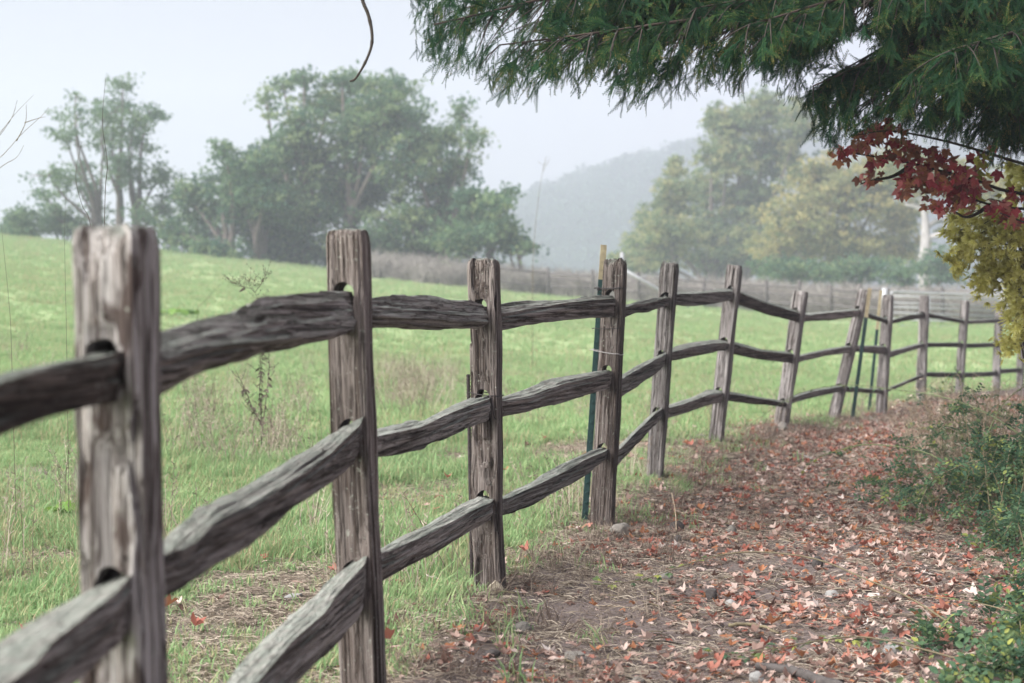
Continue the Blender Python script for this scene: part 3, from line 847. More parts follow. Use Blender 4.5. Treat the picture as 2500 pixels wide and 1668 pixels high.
# posts
for i, p in enumerate(POSTS):
    near = i in (1, 2, 3, 4)
    axis = (PT[i] - PB[i])
    hgt = axis.length; az = axis.normalized()
    if i == 0: fd_ = (PB[1] - PB[0])
    elif i == len(POSTS) - 1: fd_ = PB[i] - PB[i - 1]
    else: fd_ = (PB[i + 1] - PB[i]).normalized() + (PB[i] - PB[i - 1]).normalized()
    fd_ = Vector((fd_.x, fd_.y, 0)); ay = (fd_ - az * fd_.dot(az)).normalized()
    ax = ay.cross(az)
    w, dp = p[5], p[6]
    bury = 0.35
    nz = 120 if near else 46
    K = 96 if near else 40
    sd = 31.7 * i + 4
    rs = random.Random(100 + i)
    zs = np.linspace(-bury, hgt, nz)
    cracks = [(rs.uniform(0, 6.28), rs.uniform(0, hgt), rs.uniform(0.15, 0.55), rs.uniform(0.007, 0.018)) for _ in range(16)]
    rough_top = {4: 0.030, 3: 0.010, 5: 0.012}.get(i, 0.006)
    V = np.zeros((nz, K, 3))
    for k in range(nz):
        z = zs[k]
        top = hgt - z
        rnd_top = 1 - 0.10 * math.exp(-top / 0.012)
        lump = 1 + 0.05 * noise.noise(Vector((sd, z * 2.3, 0)))
        sway_x = 0.008 * noise.noise(Vector((sd + 9, z * 1.5, 2)))
        sway_y = 0.006 * noise.noise(Vector((sd + 19, z * 1.5, 5)))
        for c in range(K):
            th = 2 * math.pi * c / K
            ct, st = math.cos(th), math.sin(th)
            e = 0.24                                   # squarish section with worn corners
            sx_ = math.copysign(abs(ct) ** e, ct); sy_ = math.copysign(abs(st) ** e, st)
            x = 0.5 * w * sx_ * lump * rnd_top; y = 0.5 * dp * sy_ * lump * rnd_top
            dsp = 0.0055 * noise.noise(Vector((x * 80 + sd, y * 80, z * 1.3))) + 0.0030 * noise.noise(Vector((x * 190, y * 190 + sd, z * 2.5))) + 0.007 * noise.noise(Vector((x * 12, y * 12 + sd, z * 3)))
            for ca, cz, cl, cd in cracks:
                da = abs((th - ca - 0.25 * noise.noise(Vector((z * 2, ca, sd))) + math.pi) % (2 * math.pi) - math.pi)
                if da < 0.09 and abs(z - cz) < cl:
                    dsp -= cd * (1 - da / 0.09) * (1 - abs(z - cz) / cl)
            if i in (1, 3) and st < -0.3:              # rotten pocked face
                pk = noise.noise(Vector((x * 38 + sd, y * 20, z * 8)))
                if pk > 0.12: dsp -= 0.016 * min(1, (pk - 0.12) * 6)
            zz = z
            if k >= nz - 4:
                zz += rough_top * noise.noise(Vector((x * 45, y * 45, sd))) * (k - nz + 5) / 4
            V[k, c] = (x + ct * dsp + sway_x, y + st * dsp + sway_y, zz)
    VV = [V.reshape(-1, 3)]
    vi = np.arange(nz * K).reshape(nz, K)
    f4 = [np.stack([vi[:-1, :], np.roll(vi, -1, 1)[:-1, :], np.roll(vi, -1, 1)[1:, :], vi[1:, :]], -1).reshape(-1, 4)]
    n0 = nz * K
    prev = vi[-1]
    ctr = V[-1].mean(0)
    for sh in (0.8, 0.55, 0.28):                        # worn end grain
        rg = ctr + (V[-1] - ctr) * np.array([sh, sh, 1])
        for c in range(K):
            rg[c, 2] = hgt + 0.004 + rough_top * 1.3 * noise.noise(Vector((rg[c, 0] * 45, rg[c, 1] * 45, sd + 3)))
        cur = np.arange(n0, n0 + K); n0 += K
        VV.append(rg)
        f4.append(np.stack([prev, np.roll(prev, -1), np.roll(cur, -1), cur], -1)); prev = cur
    VV.append(np.array([[ctr[0], ctr[1], hgt + 0.003], [V[0][:, 0].mean(), V[0][:, 1].mean(), -bury]]))
    f3 = [(n0, prev[c], prev[(c + 1) % K]) for c in range(K)] + [(n0 + 1, vi[0, (c + 1) % K], vi[0, c]) for c in range(K)]
    me = np_mesh('post', np.vstack(VV), [np.array(f3), np.vstack(f4)], smooth=True)
    mw = Matrix(((ax.x, ay.x, az.x, PB[i].x), (ax.y, ay.y, az.y, PB[i].y), (ax.z, ay.z, az.z, PB[i].z), (0, 0, 0, 1)))
    # mortises cut through along the fence
    cut = MB()
    for lev in range(3):
        hs = [h for h in holes[i] if h[0] == lev]
        if not hs: continue
        arr = [h for h in hs if h[3] == -1] or hs
        lo = min(h[1] for h in arr) + 0.008
        hi = max(h[2] for h in arr) + (0.030 if i in (1, 2, 3, 4, 5) else 0.022)
        lo_l, hi_l = (lo - PB[i].z) / az.z, (hi - PB[i].z) / az.z
        hw = 0.027
        ring = []
        ncut = 10
        for q in range(ncut + 1):
            a_ = math.pi * q / ncut
            ring.append((hw * math.cos(a_), hi_l - hw * 1.1 + hw * 1.1 * math.sin(a_)))
        for q in range(1, ncut):
            a_ = math.pi + math.pi * q / ncut
            ring.append((hw * math.cos(a_), lo_l + hw + hw * math.sin(a_)))
        ring.append((hw, lo_l + hw))
        ring = [(x * (1 + .34 * noise.noise(Vector((x * 60, z * 30, sd)))), z + .006 * noise.noise(Vector((x * 70 + 5, z * 20, sd)))) for x, z in ring]
        nr_ = len(ring)
        ox = -0.006
        CV = [(x + ox, -0.15, z) for x, z in ring] + [(x * 1.05 + ox, 0.15, z) for x, z in ring] + [(ox, -0.15, (lo_l + hi_l) / 2), (ox, 0.15, (lo_l + hi_l) / 2)]
        f3c = []
        for q in range(nr_):
            q2 = (q + 1) % nr_
            f3c += [(q, q2, nr_ + q), (q2, nr_ + q2, nr_ + q), (2 * nr_, q2, q), (2 * nr_ + 1, nr_ + q, nr_ + q2)]
        cut.add(CV, [t[::-1] for t in f3c])
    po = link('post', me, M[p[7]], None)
    if cut.n:
        cme = cut.mesh('mortise', False)
        bmx = bmesh.new(); bmx.from_mesh(cme); bmesh.ops.recalc_face_normals(bmx, faces=bmx.faces); bmx.to_mesh(cme); bmx.free()
        co = bpy.data.objects.new('mortise', cme); C.objects.link(co)
        md = po.modifiers.new('mortise', 'BOOLEAN'); md.operation = 'DIFFERENCE'; md.object = co; md.solver = 'EXACT'
        bpy.context.view_layer.update()
        dg = bpy.context.evaluated_depsgraph_get()
        nm = bpy.data.meshes.new_from_object(po.evaluated_get(dg))
        zz_ = [v.co.z for v in nm.vertices]
        if len(zz_) < 0.7 * len(me.vertices) or max(zz_) - min(zz_) < 0.8 * (hgt + bury):
            md.solver = 'FAST'; bpy.context.view_layer.update()
            dg = bpy.context.evaluated_depsgraph_get(); nm = bpy.data.meshes.new_from_object(po.evaluated_get(dg))
            zz_ = [v.co.z for v in nm.vertices]; print('post', i, 'fast cut', len(zz_), len(me.vertices))
            if len(zz_) < 0.7 * len(me.vertices): nm = me.copy()
        nm.set_sharp_from_angle(angle=math.radians(30))
        po.modifiers.clear(); po.data = nm; nm.name = 'post'
        bpy.data.objects.remove(co, do_unlink=True)
    po.parent = fence
    po.matrix_parent_inverse = Matrix.Translation(-Vector(fence.location))
    po.matrix_basis = mw
    if i == 1: po['label'] = 'pale silvered post with rotten pocked face'
    if i == 4: po['label'] = 'post with ragged split top'

# ------------------------------------------------------------------ stakes, wires, pole, gate, far fence
def stake(name, label, a, b, cream=0.0, width=0.034, group=None):
    """steel T-post from a (foot) to b (tip) with studs along the flange"""
    root = empty(name, a)
    ax_ = (b - a)
    L_ = ax_.length; z_ = ax_.normalized()
    x_ = Vector((1, 0.2, 0)); x_ = (x_ - z_ * x_.dot(z_)).normalized(); y_ = z_.cross(x_)
    R3 = Matrix((x_, y_, z_)).transposed()

    def piece(nm, z0, z1, mat, studs):
        mb = MB()
        mb.box((-width / 2, -0.0025, z0), (width / 2, 0.0025, z1))
        mb.box((-0.0025, 0.0026, z0), (0.0025, width * 0.8, z1))
        if studs:
            z = z0 + 0.05
            while z < z1 - 0.02:
                mb.box((-0.006, -0.009, z), (0.006, -0.0026, z + 0.012)); z += 0.055
        me = mb.mesh(nm, False)
        o = link(nm, me, mat, root); o.matrix_basis = Matrix.Translation(a) @ R3.to_4x4()
        return o
    piece('shaft', -0.25, L_ - cream, M['steel_green'], True)
    if cream > 0: piece('painted_tip', L_ - cream + 0.0005, L_, M['steel_cream'], False)
    tag(root, label, 'fence stake', group)
    return root


def ground_at(p):
    return Vector((p.x, p.y, gz(p.x, p.y)))


stake('steel_stake', 'dark green steel stake with cream tip wired to the ragged-topped post', P(1428, 1262, 9.32), P(1474, 598, 9.32), cream=0.19, group='steel stakes along the fence')
stake('steel_stake', 'dark green steel stake leaning in front of the rails beside a tilted post', P(2077, 1052, 17.35), P(2124, 704, 17.35), cream=0.30, width=0.04, group='steel stakes along the fence')
stake('steel_stake', 'thin green steel stake behind the rails between two far posts', P(2121, 1008, 19.5), P(2151, 709, 19.5), cream=0.45, width=0.036, group='steel stakes along the fence')
mb = MB()
a_, b_ = P(1153, 1375, 7.22), P(1143, 914, 7.22)
mb.tube([a_ - Vector((0, 0, .2)), b_], 0.0075, 8)
nrib = 56
for k in range(nrib):
    q = a_.lerp(b_, (k + .5) / nrib)
    mb.tube([q - Vector((0, 0, .0022)), q + Vector((0, 0, .0022))], 0.0094, 8)
tag(mb.build('rebar_stake', M['rebar'], smooth=False), 'dark ribbed steel bar standing against the third large post', 'rebar')


def loop_wire(name, label, i, z, mat, r=0.0016, tilt=0.0, extra=None, group='wires tied round posts', sx=1.0, shift=0.0):
    q = post_xy(i, z)
    w_, d_ = POSTS[i][5] * 0.5 + 0.006, POSTS[i][6] * 0.5 + 0.006
    fdv = (PB[min(i + 1, 13)] - PB[i - 1]); ang = math.atan2(fdv.y, fdv.x) - math.pi / 2
    pts = []
    for k in range(37):
        th = 2 * math.pi * k / 36
        ct, st = math.cos(th), math.sin(th)
        x = math.copysign(abs(ct) ** .35, ct) * w_ * sx + shift; y = math.copysign(abs(st) ** .35, st) * d_
        pts.append(Vector((q.x + x * math.cos(ang) - y * math.sin(ang), q.y + x * math.sin(ang) + y * math.cos(ang), z + tilt * x + 0.002 * math.sin(th * 5))))
    mb = MB(); mb.tube(pts, r, 5, cap=False)
    if extra:
        mb.tube(curve_pts(extra, 14), r, 5)
    return tag(mb.build(name, mat), label, 'wire', group)


z3 = PB[3].z
loop_wire('wire_tie', 'dark wire looped round the third large post above the middle rail', 3, P(1190, 962, 7.1).z, M['wire_dark'], 0.0022, -0.12,
          [P(1193, 962, 7.02), P(1199, 975, 7.0), P(1203, 1000, 7.0), P(1207, 1020, 7.02), P(1214, 1024, 7.03)])
loop_wire('wire_tie', 'twisted dark wire round the ragged-topped post just above its top rail', 4, P(1500, 704, 9.15).z, M['wire_dark'], 0.0028, 0.0,
          [P(1462, 700, 9.1), P(1458, 708, 9.05), P(1467, 706, 9.1), P(1459, 713, 9.06), P(1466, 718, 9.1)], sx=1.25, shift=-0.02)
loop_wire('wire_tie', 'thin dark wire round the ragged-topped post between top and middle rail', 4, P(1490, 802, 9.15).z, M['wire_dark'], 0.0018, 0.0, sx=1.25, shift=-0.02)
loop_wire('wire_tie', 'pale bent wire round the ragged-topped post above its middle rail', 4, P(1485, 861, 9.15).z, M['wire_pale'], 0.0024, -0.16, sx=1.3, shift=-0.02)

# white pole leaning across the meadow fence
mb = MB()
dpl = 62.0
pa, pb = P(1518, 656, dpl), P(1612, 709, dpl)
ln = (pb - pa)
mb.tube([pa, pa.lerp(pb, .5), ln * 1.75 + pa], 0.055, 10)
tag(mb.build('white_pole', M['white_paint']), 'white pole slanting down behind the fence near the ragged post', 'pole')
mb = MB()
q = P(1519, 616, dpl + 0.25)
mb.tube([Vector((q.x, q.y, gz(q.x, q.y) - .3)), q], 0.075, 10)
tag(mb.build('white_pole', M['white_paint']), 'upright white pole rising behind the ragged-topped post', 'pole')

# tubular field gate
GD = 65.0
gl, gr = P(2172, 712, GD), P(2438, 722, GD + 1.5)
gate = empty('field_gate', ground_at((gl + gr) / 2))
tag(gate, 'galvanised tubular field gate seen behind the far end of the fence', 'gate')
gb = 1.30
up = Vector((0, 0, 1))
hd = (gr - gl)
mb = MB()
cor = 0.16
dirg = hd.normalized()
loopp = [gl + dirg * cor, gr - dirg * cor, gr - dirg * cor * .3 - up * cor * .3, gr - up * cor, gr - up * gb, gl - up * gb, gl - up * cor, gl + dirg * cor * .3 - up * cor * .3, gl + dirg * cor]
mb.tube(loopp, 0.042, 8, cap=False)
mb.build('frame', M['galv'], gate)
for k, zz in enumerate((0.16, 0.42, 0.58, 0.80, 1.05)):
    mb = MB(); mb.tube([gl - up * zz + dirg * .04, gr - up * zz - dirg * .04], 0.032, 7); mb.build('bar', M['galv'], gate)
for f in (0.36, 0.68):
    mb = MB(); q = gl.lerp(gr, f); mb.tube([q - up * .05, q - up * (gb - .03)], 0.026, 6); mb.build('brace', M['galv'], gate)
for q, side in ((gl, -1), (gr, 1)):
    mb = MB(); s = q + dirg * side * 0.22
    mb.tube([Vector((s.x, s.y, gz(s.x, s.y) - .4)), s + up * .12], 0.10, 10); mb.build('gate_post', M['galv'], gate)

# the far paddock fence
far_root = empty('paddock_fence', (0, 0, 0))
fx0 = [(1160, 95), (1340, 94), (1560, 90), (1800, 84), (2030, 78), (2168, 74), (2300, 71)]
fpts = []
for (u, dd) in fx0:
    xw = (u - CX) / F * dd
    fpts.append(Vector((xw, dd, 0)))
far_posts = []
for a_, b_ in zip(fpts[:-1], fpts[1:]):
    n_ = max(1, int((b_ - a_).length / 2.15))
    for k in range(n_): far_posts.append(a_.lerp(b_, k / n_))
far_posts.append(fpts[-1])
far_root.location = ground_at(far_posts[len(far_posts) // 2])
tag(far_root, 'distant grey rail fence crossing the far edge of the meadow', 'fence')
for k, q in enumerate(far_posts):
    mb = MB(); z0 = gz(q.x, q.y); hh = 1.45 + 0.2 * rnd.random(); lean = rnd.uniform(-.06, .06)
    mb.tube([Vector((q.x, q.y, z0 - .3)), Vector((q.x + lean * .6, q.y, z0 + hh * .6)), Vector((q.x + lean, q.y, z0 + hh))], [0.105, 0.10, 0.085], 6)
    mb.build('post', M['far_wood'], far_root)
    if k:
        pz = far_posts[k - 1]
        for hh in (0.55, 0.95, 1.3):
            if rnd.random() < 0.1: continue
            mb = MB()
            a_ = Vector((pz.x, pz.y, gz(pz.x, pz.y) + hh + rnd.uniform(-.05, .05))); b_ = Vector((q.x, q.y, gz(q.x, q.y) + hh + rnd.uniform(-.05, .05)))
            mb.tube([a_, a_.lerp(b_, .5) + Vector((0, 0, rnd.uniform(-.05, .05))), b_], 0.05, 5)
            mb.build('rail', M['far_wood'], far_root)

# ------------------------------------------------------------------ far trees
def tree(name, label, cat, d, lobes, trunks, mat, bark='bark', dens=1.0, leaf=0.30, seed=0, group=None, tr=0.30, open_=0.0, dd=3.0, fork=None):
    r = np.random.default_rng(seed); rr = random.Random(seed)
    px = d / F
    b0 = P(trunks[0][0], 700, d)
    root = empty(name, (b0.x, d, gz(b0.x, d)))
    tag(root, label, cat, group)
    wood = MB(); Vs, Fs, Ts, nv = [], [], [], 0
    heads = []
    for (u, frac) in trunks:
        b = P(u, 700, d + rr.uniform(-.5, .5)); b.z = gz(b.x, b.y) - 0.4
        heads.append(b)
    for li, lb in enumerate(lobes):
        u, v, ru, rv = lb[:4]
        c = P(u, v, d + rr.uniform(-dd, dd))
        rx, rz = ru * px, rv * px; ry = 0.85 * (rx + rz) / 2 + 0.4
        b = min(heads, key=lambda q: abs(q.x - c.x))
        # limb from the trunk to the heart of the lobe
        hgt = c.z - b.z
        mid1 = b.lerp(c, 0.38); mid1.x = b.x + (c.x - b.x) * 0.16 + rr.uniform(-.3, .3); mid1.y = b.y + (c.y - b.y) * .2
        if fork: mid1 = b.lerp(c, fork); mid1.x = b.x + .06; mid1.y = b.y
        mid2 = b.lerp(c, 0.70) + Vector((rr.uniform(-.4, .4), rr.uniform(-.4, .4), rr.uniform(0, .5)))
        pts = curve_pts([b, mid1, mid2, c], 9)
        wood.tube(pts, [tr * (1.15 - 0.09 * k) * (1 if li < len(trunks) else .72) * (1 - k / 10) + 0.03 for k in range(9)], 7, tint=0.5)
        n = max(8, int(dens * 27 * rx * rz))
        dr = r.normal(size=(n, 3)); dr /= np.linalg.norm(dr, axis=1)[:, None]
        rad = r.random(n) ** 0.42 * (1 + 0.26 * r.normal(size=n))
        cc = np.array(c) + dr * rad[:, None] * np.array([rx, ry, rz]) * 0.93
        for q in cc:
            if r.random() < open_: continue
            q[2] = max(q[2], gz(q[0], q[1]) + 0.25)
            if r.random() < 0.16:
                e = Vector(q); wood.tube([c, c.lerp(e, .55) + Vector((0, 0, .12)), e], [0.055, 0.035, 0.012], 4, cap=False)
            m = int(r.integers(13, 24)); cr = r.uniform(0.28, 0.70)
            pp = q + r.normal(size=(m, 3)) * np.array([cr, cr, cr * 0.55]) * 0.62
            V, F4 = cards(pp, leaf * r.uniform(0.8, 1.5, m), 0.5, 0.6, int(r.integers(1 << 30)), 0.25)
            Vs.append(V); Fs.append(F4 + nv); nv += len(V)
            base = np.clip(0.48 + 0.32 * r.normal(), 0.02, 0.98)
            Ts.append(np.repeat(np.clip(base + 0.09 * r.normal(size=m), 0, 1), 4))
    wood.build('trunk', M[bark], root)
    if Vs:
        link('crown', np_mesh('crown', np.concatenate(Vs), [np.concatenate(Fs)], np.concatenate(Ts)), mat, root)
    return root


TG = 'trees beyond the meadow'
tree('oak_tree', 'sparse spreading tree with open crown behind the pale near post', 'tree', 112,
     [(300, 205, 34, 34), (285, 265, 58, 38), (365, 275, 45, 42), (185, 235, 24, 24), (185, 285, 48, 34), (160, 335, 48, 32), (255, 345, 45, 36), (325, 350, 55, 40), (120, 430, 58, 28), (200, 410, 40, 28),
      (320, 430, 58, 50), (400, 430, 48, 46), (395, 505, 58, 46), (110, 482, 48, 20), (230, 480, 42, 36), (345, 530, 55, 34), (440, 470, 34, 40), (250, 290, 40, 40), (330, 300, 50, 50), (290, 400, 50, 50), (180, 440, 50, 40), (400, 550, 60, 34), (250, 545, 60, 34), (130, 520, 60, 34)],
     [(290, 0), (243, 0), (330, 0)], M['left_leaf'], dens=0.74, leaf=0.23, seed=11, group=TG, tr=0.21, open_=0.12)
tree('oak_tree', 'rounded green tree left of the tallest far oak', 'tree', 108,
     [(560, 455, 92, 68), (500, 520, 78, 66), (620, 405, 66, 52), (470, 585, 62, 40), (605, 545, 88, 60), (548, 372, 38, 34), (640, 480, 70, 60), (520, 612, 90, 34), (430, 570, 48, 52), (660, 575, 80, 66), (690, 520, 60, 60), (650, 400, 50, 60), (600, 470, 90, 80), (455, 480, 40, 50)],
     [(628, 0), (560, 0)], M['oak_leaf'], dens=0.92, leaf=0.27, seed=12, group=TG, tr=0.30)
tree('oak_tree', 'tallest broad green oak in the middle of the far tree group', 'tree', 112,
     [(800, 255, 95, 52), (905, 208, 72, 40), (835, 195, 60, 30), (725, 305, 78, 62), (690, 205, 36, 22), (742, 190, 40, 22), (650, 245, 18, 36), (965, 225, 50, 45), (1005, 300, 62, 58), (885, 325, 110, 78), (785, 400, 110, 82), (1000, 395, 100, 80),
      (905, 465, 115, 82), (1095, 330, 34, 42), (1125, 275, 22, 42), (1150, 335, 32, 32), (1085, 445, 72, 62), (1120, 400, 40, 40), (760, 520, 98, 72), (980, 555, 112, 66), (1115, 540, 74, 60), (870, 595, 110, 52), (720, 600, 90, 50), (790, 622, 100, 34), (960, 625, 100, 36), (650, 600, 80, 46), (680, 545, 70, 56), (640, 470, 56, 56), (1060, 520, 70, 60), (690, 440, 70, 80), (700, 370, 60, 60), (1040, 600, 100, 42), (830, 480, 100, 80), (940, 270, 90, 70), (1050, 360, 60, 60)],
     [(850, 0), (1075, 0), (745, 0)], M['oak_leaf'], dens=0.88, leaf=0.28, seed=13, group=TG, tr=0.38)
tree('oak_tree', 'low dark leaning tree at the foot of the far oaks by the paddock fence', 'tree', 101,
     [(1150, 490, 50, 44), (1175, 520, 54, 44), (1215, 505, 42, 30), (1240, 472, 26, 18), (1220, 570, 56, 40), (1110, 590, 60, 44), (1185, 560, 62, 44), (1255, 592, 46, 30), (1155, 602, 54, 34), (1285, 610, 26, 20)],
     [(1270, 0), (1200, 0)], M['oak_leaf'], dens=1.25, leaf=0.26, seed=14, group=TG, tr=0.17)
tree('shrub', 'dark round shrub at the crest of the meadow under the sparse tree', 'shrub', 113,
     [(45, 535, 40, 34), (20, 560, 34, 22), (75, 560, 40, 20)], [(45, 0)], M['left_leaf'], dens=1.6, leaf=0.24, seed=15, tr=0.10, group='shrubs beyond the meadow')
tree('shrub', 'low bushy shrub between the round shrub and the pale near post', 'shrub', 114,
     [(120, 548, 46, 26), (165, 540, 36, 30), (190, 562, 40, 24)], [(150, 0)], M['left_leaf'], dens=1.5, leaf=0.24, seed=16, tr=0.10, group='shrubs beyond the meadow')
tree('fir_tree', 'small pointed hazy conifer in front of the golden far trees', 'tree', 150,
     [(1648, 392, 12, 18), (1648, 420, 26, 22), (1642, 460, 42, 30), (1645, 505, 56, 34), (1636, 555, 70, 38), (1630, 605, 84, 36)],
     [(1645, 0)], M['olive_leaf'], dens=1.5, leaf=0.30, seed=17, group=TG, tr=0.24)
tree('cottonwood_tree', 'tall hazy olive green tree behind the small conifer', 'tree', 158,
     [(1800, 300, 62, 52), (1745, 290, 30, 40), (1870, 268, 62, 48), (1775, 380, 76, 62), (1885, 380, 92, 72), (1720, 470, 66, 54), (1830, 490, 96, 70), (1705, 565, 82, 54), (1820, 590, 100, 52), (1590, 540, 44, 44), (1575, 600, 60, 40), (1560, 640, 70, 34), (1950, 300, 50, 60), (1760, 640, 110, 40), (1880, 640, 90, 40)],
     [(1810, 0), (1740, 0)], M['olive_leaf'], dens=1.1, leaf=0.34, seed=18, group=TG, tr=0.42)
tree('cottonwood_tree', 'broad hazy golden tree left of the white trunk', 'tree', 140,
     [(2000, 430, 82, 52), (2085, 475, 100, 72), (1965, 530, 100, 70), (2150, 425, 70, 52), (2200, 530, 62, 62), (2065, 600, 130, 52), (1910, 600, 90, 50), (2190, 610, 70, 44)],
     [(2060, 0), (1950, 0)], M['golden_leaf'], dens=1.15, leaf=0.32, seed=19, group=TG, tr=0.30)
tree('sycamore_tree', 'slender tree with straight white trunk behind the field gate', 'tree', 118,
     [(2235, 425, 78, 46), (2330, 440, 66, 54), (2200, 385, 60, 40), (2420, 470, 80, 70), (2400, 560, 80, 60)],
     [(2257, 0)], M['golden_leaf'], bark='bark_pale', dens=1.1, leaf=0.30, seed=20, group=TG, tr=0.40, fork=.62)
tree('shrub', 'green bank of shrubs below the white trunk', 'shrub', 112,
     [(2000, 665, 90, 34), (2110, 660, 80, 36), (2200, 670, 50, 30), (2300, 655, 70, 46), (1900, 660, 70, 34)], [(2100, 0), (1950, 0), (2250, 0)], M['oak_leaf'], dens=1.7, leaf=0.24, seed=21, tr=0.08, group='shrubs beyond the meadow')

# forest on the foggy hill: one far mass
fp = []
protos = []
for s in range(4):
    r = np.random.default_rng(300 + s)
    mb = MB(); mb.tube([(0, 0, -1), (0, 0, 3), (0.2, 0, 7)], [0.35, 0.28, 0.12], 5)
    q = r.normal(size=(260, 3)); q /= np.linalg.norm(q, axis=1)[:, None]
    q = q * (r.random(260) ** .35)[:, None] * np.array([3.4, 3.4, 3.6 + s * .6]) + np.array([0, 0, 6.0])
    V, F4 = cards(q, r.uniform(.8, 1.5, 260), .4, .7, 5 + s)
    mb.add(V, (), F4, 0.4)
    pm = mb.mesh('hill_tree', False); pm.materials.append(M['hill_leaf']); protos.append(pm)
for k in range(4200):
    x, y = rng.uniform(-75, 340), rng.uniform(480, 790)
    z = hill_z(x, y)
    if z < gz(x, y) - 0.6: continue
    fp.append((x, y, z))
fp = np.array(fp)
fo = scatter('forest', fp, np.stack([np.zeros(len(fp)), np.zeros(len(fp)), rng.uniform(0, 6.28, len(fp))], 1), rng.uniform(.9, 1.7, len(fp)), protos, M['hill_leaf'])
tag(fo, kind='stuff')

# grey brush along the paddock fence
protos = []
for s in range(4):
    r = random.Random(60 + s); mb = MB()
    for k in range(34):
        a = r.uniform(0, 6.28); L_ = r.uniform(.5, 1.5); tl = r.uniform(.1, .7)
        p0 = Vector((r.uniform(-.4, .4), r.uniform(-.4, .4), -0.1))
        p2 = p0 + Vector((math.cos(a) * L_ * tl, math.sin(a) * L_ * tl, L_))
        mb.tube([p0, p0.lerp(p2, .5) + Vector((0, 0, .1 * L_)), p2], [.016, .012, .005], 3, tint=r.random(), cap=False)
        for q in range(3):
            s0 = p0.lerp(p2, r.uniform(.4, .95)); a2 = r.uniform(0, 6.28)
            mb.tube([s0, s0 + Vector((math.cos(a2) * .3, math.sin(a2) * .3, r.uniform(0, .25)))], [.008, .004], 3, tint=r.random(), cap=False)
    pm = mb.mesh('brush_tuft', False); pm.materials.append(M['brush']); protos.append(pm)
bp, bs = [], []
while len(bp) < 1800:
    u = rng.uniform(880, 2420); dd = np.interp(u, [880, 1340, 1800, 2420], [98, 96, 86, 76]) + rng.uniform(-1.5, 9)
    x = (u - CX) / F * dd
    if u < 1000 and rng.random() < .4: continue
    bp.append((x, dd, gz(x, dd))); bs.append(rng.uniform(.4, 1.25))
bo = scatter('brush', bp, np.stack([rng.normal(0, .15, len(bp)), rng.normal(0, .15, len(bp)), rng.uniform(0, 6.28, len(bp))], 1), bs, protos, M['brush'])
tag(bo, kind='stuff')

# ------------------------------------------------------------------ near conifer overhanging the path
def aim(dirv, twist=0.0):
    q = Vector(dirv).to_track_quat('X', 'Z')
    return (q.to_matrix() @ Matrix.Rotation(twist, 3, 'X')).to_euler()


def sprig_proto(seed, L_=0.17, sub=3):
    r = random.Random(seed); mb = MB()

    def strand(p0, dv, side, L1, n):
        bend = Vector((0, 0, -0.06 * r.random()))
        pts = [p0 + dv * (L1 * k / 4) + bend * (k / 4) ** 2 for k in range(5)]
        mb.tube(pts, [.0022, .002, .0017, .0013, .0008], 3, tint=0.12, cap=False)
        for k in range(n):
            f = (k + .3) / n
            c = p0 + dv * (L1 * f) + bend * f * f
            sgn = 1 if k % 2 else -1
            nl = 0.019 * (0.6 + 0.5 * math.sin(math.pi * min(f * 1.1 + .1, 1))) * r.uniform(.8, 1.15)
            nd = (dv * 0.72 + side * sgn * 0.8 + Vector((0, 0, r.uniform(-.35, .25)))).normalized()
            wd = dv.cross(nd).cross(nd).normalized() * 0.0021 + Vector((0, 0, .0012))
            V = [c, c + nd * nl * .5 + wd, c + nd * nl, c + nd * nl * .5 - wd]
            mb.add([tuple(q) for q in V], (), [(0, 1, 2, 3)], min(1, max(0, 0.35 + 0.35 * f + r.gauss(0, .12))))
    strand(Vector((0, 0, 0)), Vector((1, 0, 0)), Vector((0, 1, 0)), L_, 44)
    for k in range(sub):
        f = r.uniform(.1, .65); sg = r.choice((-1, 1))
        dv = Vector((1, sg * r.uniform(.5, .9), r.uniform(-.3, .1))).normalized()
        sd_ = Vector((-dv.y, dv.x, 0)).normalized()
        strand(Vector((L_ * f, 0, -0.03 * f * f)), dv, sd_, L_ * r.uniform(.35, .6), 20)
    return mb.mesh('sprig', False)


OUT = np.array([(900, -60), (980, -20), (1000, 25), (1035, 130), (1090, 165), (1150, 150), (1200, 225), (1260, 205), (1330, 190), (1370, 205), (1400, 175), (1450, 165), (1500, 215), (1550, 250), (1600, 190), (1650, 215), (1700, 180), (1760, 185),
                (1830, 165), (1900, 195), (1950, 225), (1968, 315), (2000, 355), (2040, 325), (2100, 285), (2200, 305), (2300, 335), (2400, 370), (2500, 380), (2700, 400), (3200, 500)], float)


GAPS = [(2108, 22, 26, 24), (2085, 125, 44, 22), (2125, 112, 22, 12), (1768, 85, 26, 14), (1825, 115, 18, 10), (1885, 168, 16, 9), (1640, 110, 22, 16), (1700, 130, 26, 18), (1200, 110, 26, 30), (1310, 30, 16, 14), (1880, 205, 14, 8), (1250, 60, 16, 34)]


def in_gap(u, v):
    return any(((u - a) / c) ** 2 + ((v - b) / d) ** 2 < 1.3 for a, b, c, d in GAPS)


def proj(p):
    """photo pixel of a point"""
    y = p[1] * _cp - (p[2] - CAMZ) * _sp
    z = p[1] * _sp + (p[2] - CAMZ) * _cp
    return CX + p[0] / y * F, CY - z / y * F


